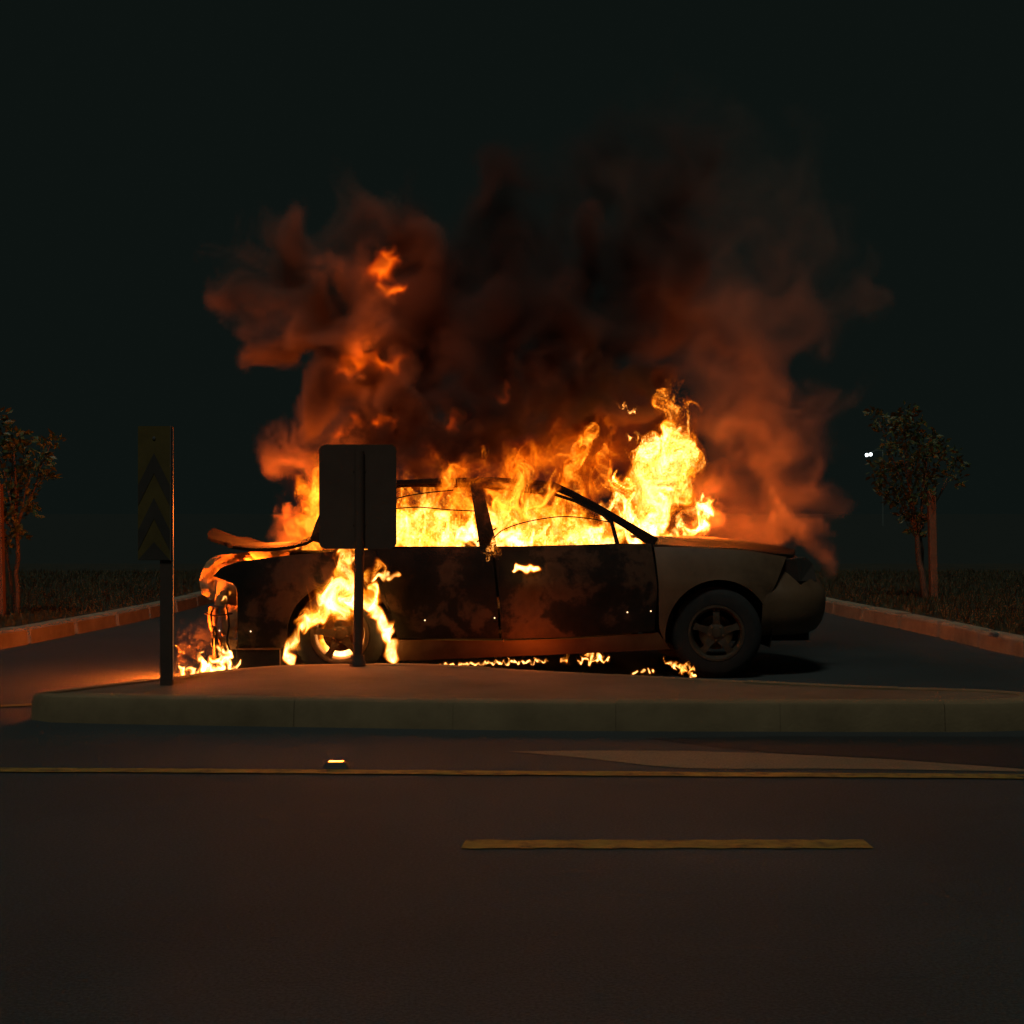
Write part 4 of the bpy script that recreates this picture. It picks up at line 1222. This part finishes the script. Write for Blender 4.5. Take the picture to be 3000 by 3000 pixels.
flame('flame on the front door handle', [(1503, 1668, 10.44, 8, 1520, 1664, 10.43, 13), (1520, 1667, 10.43, 13, 1545, 1664, 10.42, 18), (1545, 1665, 10.42, 18, 1574, 1668, 10.44, 14)],
      h=0.004, warp=0.010, wsize=.11, grain=0.07, fine=.003, fsize=.06, base=.6, edge=.7, erode=.08, stretch=.8, gain=1.05, env=.10, group=FG, seed=14.3)
flame('flame on the rear door handle beside the sign post', [(1090, 1692, 10.42, 8, 1120, 1690, 10.42, 12), (1120, 1692, 10.42, 11, 1138, 1676, 10.42, 10), (1138, 1690, 10.42, 10, 1156, 1682, 10.42, 11)],
      h=0.004, warp=0.016, wsize=.10, grain=0.05, fine=.004, fsize=.06, base=.55, edge=.5, erode=.12, env=.08, group=FG, seed=15.3)
flame('flame in the empty tail lamp opening', [(668, 1752, 10.62, 12, 690, 1722, 10.62, 13), (665, 1755, 10.62, 12, 690, 1752, 10.62, 12)],
      h=0.005, warp=0.012, wsize=.06, grain=0.03, fine=.006, fsize=.04, base=.5, edge=.5, erode=.1, group=FG, seed=16.3)
flame('fire inside the boot under the buckled lid', [(720, 1690, 11.0, 40, 820, 1680, 11.2, 50)],
      h=0.014, warp=0.05, grain=0.05, mat='fire_soft', lights=[(740, 1685, 10.9, 5 * LW, .08), (730, 1668, 10.67, 5 * LW, .03)], group=FG, seed=17.3)  # second lamp added behind the quarter panel to brighten the gutter
M['ember_glow'] = flame_mat('veiled_fire', 26, 1.5, 3, (1.0, 0.06, 0.0), (1.0, 0.11, 0.0), (1.0, 0.22, 0.012))
GLOW = dict(h=0.016, warp=0.035, fine=.008, wsize=.2, grain=0.12, mat='ember_glow', base=.9, edge=1.1, erode=.1, core=.3, stretch=1.0, group=FG, hull=.05)
flame('glowing ball of fire hanging high in the smoke', [(1108, 800, 11.78, 50, 1122, 785, 11.78, 56), (1135, 770, 11.78, 40, 1145, 740, 11.8, 26), (1120, 845, 11.8, 30, 1175, 850, 11.8, 28)],
      gain=.85, lights=[(1115, 795, 11.6, 2.2 * LW, .08)], seed=18.3, **GLOW)
flame('streak of flame in the smoke above the sign', [(1010, 1085, 11.62, 34, 1070, 1040, 11.62, 42), (1070, 1040, 11.62, 40, 1120, 1075, 11.62, 28), (1120, 1075, 11.62, 28, 1160, 1060, 11.62, 34)],
      gain=.66, lights=[(1065, 1045, 11.5, 3.0 * LW, .08)], seed=19.3, **GLOW)
flame('glowing edge of flame in the smoke just over the sign', [(985, 1275, 11.25, 22, 1050, 1230, 11.25, 26), (1050, 1230, 11.25, 26, 1140, 1245, 11.25, 28)],
      gain=.5, seed=20.3, **GLOW)
flame('faint tongue of fire inside the smoke above the rear window', [(1330, 1252, 11.1, 28, 1362, 1222, 11.1, 20)], gain=.36, seed=24.3, **GLOW)
flame('dim red glow in the smoke high above the front door', [(1468, 1155, 11.1, 22, 1480, 1130, 11.1, 18)], gain=.34, seed=27.3, **GLOW)

# ------------------------------------------------------------------ smoke
def smoke(label, puffs, h, warp, wsize, seed, dens, albedo, billow=0.35, edge=0.35, fine=0.10, grain=0.34, name='smoke'):
    caps = []
    for u, v, Y, r, w in puffs:
        caps.append((np.array(P(u, v, Y), np.float32), r * Y / FPX, w))
    c = np.array([q[0] for q in caps]); r = np.array([q[1] for q in caps])
    mn = (c - r[:, None]).min(0) - warp - .05; mx = (c + r[:, None]).max(0) + warp + .05
    mn[2] = max(mn[2], 0.02)
    gall, n = grid_points(mn, mx, h)
    ax = [np.linspace(p_, q_, k) for p_, q_, k in zip(mn, mx, n)]

    def box_of(cc, rr):
        return tuple(slice(int(np.searchsorted(a_, c_ - rr)), int(np.searchsorted(a_, c_ + rr)) + 1) for a_, c_ in zip(ax, cc))

    live3 = np.zeros(n, bool)
    for cc, rr, w in caps: live3[box_of(cc, rr * 1.1 + warp * 1.2)] = True
    live = live3.ravel()
    g = gall[live]
    q = g.copy()
    for k in range(4): q -= (warp / 4) * sample(CURL, q / (wsize * 3.5) + seed)
    for k in range(3): q -= (fine / 3) * sample(CURL, q / (wsize * 1.1) + seed * 2)
    e = np.abs(fbm(q, grain, 4, .5, off=seed) * 2 - 1) * 2.0
    D = np.zeros(len(g), np.float32)
    for cc, rr, w in caps:
        near = np.nonzero((np.abs(g - cc) < rr * 1.1 + warp * 1.2).all(1))[0]
        d = 1 - np.linalg.norm(q[near] - cc, axis=1) / rr
        D[near] = np.maximum(D[near], w * sstep(0.0, edge, d - billow * (0.75 - e[near]) * 0.6))
    D *= 0.45 + 0.85 * sstep(.28, .75, fbm(q, 0.5, 3, off=seed + .3))
    D[D < .004] = 0
    Dl = D
    D = np.zeros(len(gall), np.float32); D[live] = Dl
    m = bpy.data.materials.new('smoke'); m.use_nodes = True
    nt = m.node_tree; nt.nodes.clear()
    out = nd(nt, 'ShaderNodeOutputMaterial'); pv = nd(nt, 'ShaderNodeVolumePrincipled')
    pv.inputs['Color'].default_value = (*albedo, 1); pv.inputs['Anisotropy'].default_value = 0.25
    at = nd(nt, 'ShaderNodeAttribute', attribute_name='density'); ml = nd(nt, 'ShaderNodeMath', operation='MULTIPLY'); ml.inputs[1].default_value = dens
    nt.links.new(at.outputs['Fac'], ml.inputs[0]); nt.links.new(ml.outputs[0], pv.inputs['Density'])
    pv.inputs['Density Attribute'].default_value = ''
    nt.links.new(pv.outputs[0], out.inputs['Volume'])
    o = carrier(name, D.reshape(n), mn, mx, n, m)
    tag(o, label, 'smoke', 'smoke over the burning car', 'stuff')
    return o


smoke('dark smoke rolling up and away from the rear window', [
    (880, 1480, 11.6, 75, .5), (905, 1400, 11.7, 85, .7), (965, 1290, 11.7, 90, .8), (985, 1200, 11.7, 100, .9), (1010, 1110, 11.8, 115, 1), (1070, 1020, 11.9, 130, 1), (935, 985, 11.8, 105, 1),
    (850, 905, 11.8, 125, .9), (765, 850, 11.9, 105, .6), (715, 745, 12, 80, .35), (880, 800, 12, 150, .6), (1010, 870, 12, 150, .9), (1110, 760, 12.1, 170, .8), (1000, 690, 12.2, 120, .35),
    (1160, 1200, 12, 150, 1), (1090, 1330, 11.9, 110, .9), (1200, 1320, 11.8, 80, .8), (930, 1330, 11.6, 70, .9), (860, 1520, 11.6, 50, .5)], 0.030, 0.16, 0.6, 1.2, 12.0, (0.40, 0.31, 0.27), fine=.035, billow=.25, edge=.5)
smoke('black smoke massed above the roof', [
    (1250, 1080, 12, 190, .9), (1400, 1000, 12, 220, .9), (1330, 1260, 11.7, 90, 1), (1420, 1240, 11.7, 110, 1.2), (1520, 1180, 11.7, 110, 1.2), (1650, 1130, 11.7, 100, 1.2), (1790, 1090, 11.8, 110, 1), (1600, 900, 12.2, 260, .6), (1850, 800, 12.2, 250, .5),
    (1300, 800, 12.3, 220, .6), (1500, 650, 12.4, 220, .35), (1800, 560, 12.5, 220, .3), (2000, 500, 12.5, 220, .25), (1750, 1010, 12, 160, .8), (1950, 950, 12.1, 170, .5), (1700, 1230, 12.3, 150, .9), (1860, 1200, 12.3, 150, .8), (1560, 1290, 12.2, 120, .9), (1800, 1330, 12.4, 120, .6)], 0.036, 0.2, 0.75, 3.7, 20.0, (0.24, 0.18, 0.17), fine=.03, grain=.6, edge=.85)
smoke('dense black smoke billowing low over the roof', [
    (1330, 1290, 11.15, 66, 1), (1420, 1255, 11.15, 84, 1), (1390, 1320, 11.1, 50, .8), (1500, 1215, 11.2, 88, 1), (1610, 1165, 11.2, 90, 1), (1720, 1130, 11.25, 88, 1), (1830, 1110, 11.3, 74, .9), (1900, 1125, 11.3, 46, .7), (1250, 1330, 11.2, 56, .7),
    (1090, 1275, 11.2, 60, .9), (1030, 1290, 11.2, 36, .7), (1150, 1300, 11.2, 56, .8), (1560, 1280, 11.4, 60, .5), (1200, 1230, 11.5, 80, .8)], 0.024, 0.09, 0.32, 9.1, 16.0, (0.13, 0.10, 0.095), fine=.05, grain=.22, edge=.45)
smoke('orange-lit smoke drifting up from the bonnet', [
    (2010, 1565, 11.5, 45, 1.3), (2080, 1575, 11.3, 40, 1.5), (2150, 1580, 11.3, 40, 1.5), (2230, 1578, 11.3, 50, 1.5), (2310, 1570, 11.2, 65, 1.6), (2385, 1600, 11.2, 50, 1.4), (2370, 1530, 11.2, 45, 1.0), (2260, 1440, 11.5, 150, .35), (2330, 1340, 11.6, 110, .35), (2200, 1270, 11.6, 150, .4),
    (2150, 1120, 11.7, 160, .45), (2240, 980, 11.9, 190, .4), (2360, 900, 12, 150, .35), (2440, 840, 12, 100, .3), (2100, 880, 12, 190, .4), (2310, 700, 12.2, 190, .25), (2400, 1200, 11.8, 90, .2), (2150, 600, 12.4, 190, .22), (2050, 1420, 11.8, 120, .4), (2370, 1460, 11.4, 80, .4), (2130, 1500, 11.7, 110, .4), (2310, 1230, 11.8, 120, .3), (2340, 1400, 11.5, 110, .4), (1950, 520, 12.2, 190, .13), (2100, 440, 12.2, 180, .10), (2280, 520, 12.2, 180, .10), (1800, 620, 12.2, 180, .12), (2430, 640, 12.2, 130, .08), (2000, 330, 12.3, 160, .06)], 0.032, 0.15, 0.6, 5.9, 5.0, (0.52, 0.42, 0.36), fine=.03, grain=.5, edge=.75, billow=.2)
smoke('wisp of smoke over the low flames behind the rear bumper', [(590, 1880, 10.7, 40, .5), (640, 1860, 10.8, 45, .5), (560, 1920, 10.7, 30, .5)], 0.02, 0.05, 0.2, 7.9, 1.6, (0.55, 0.48, 0.42))
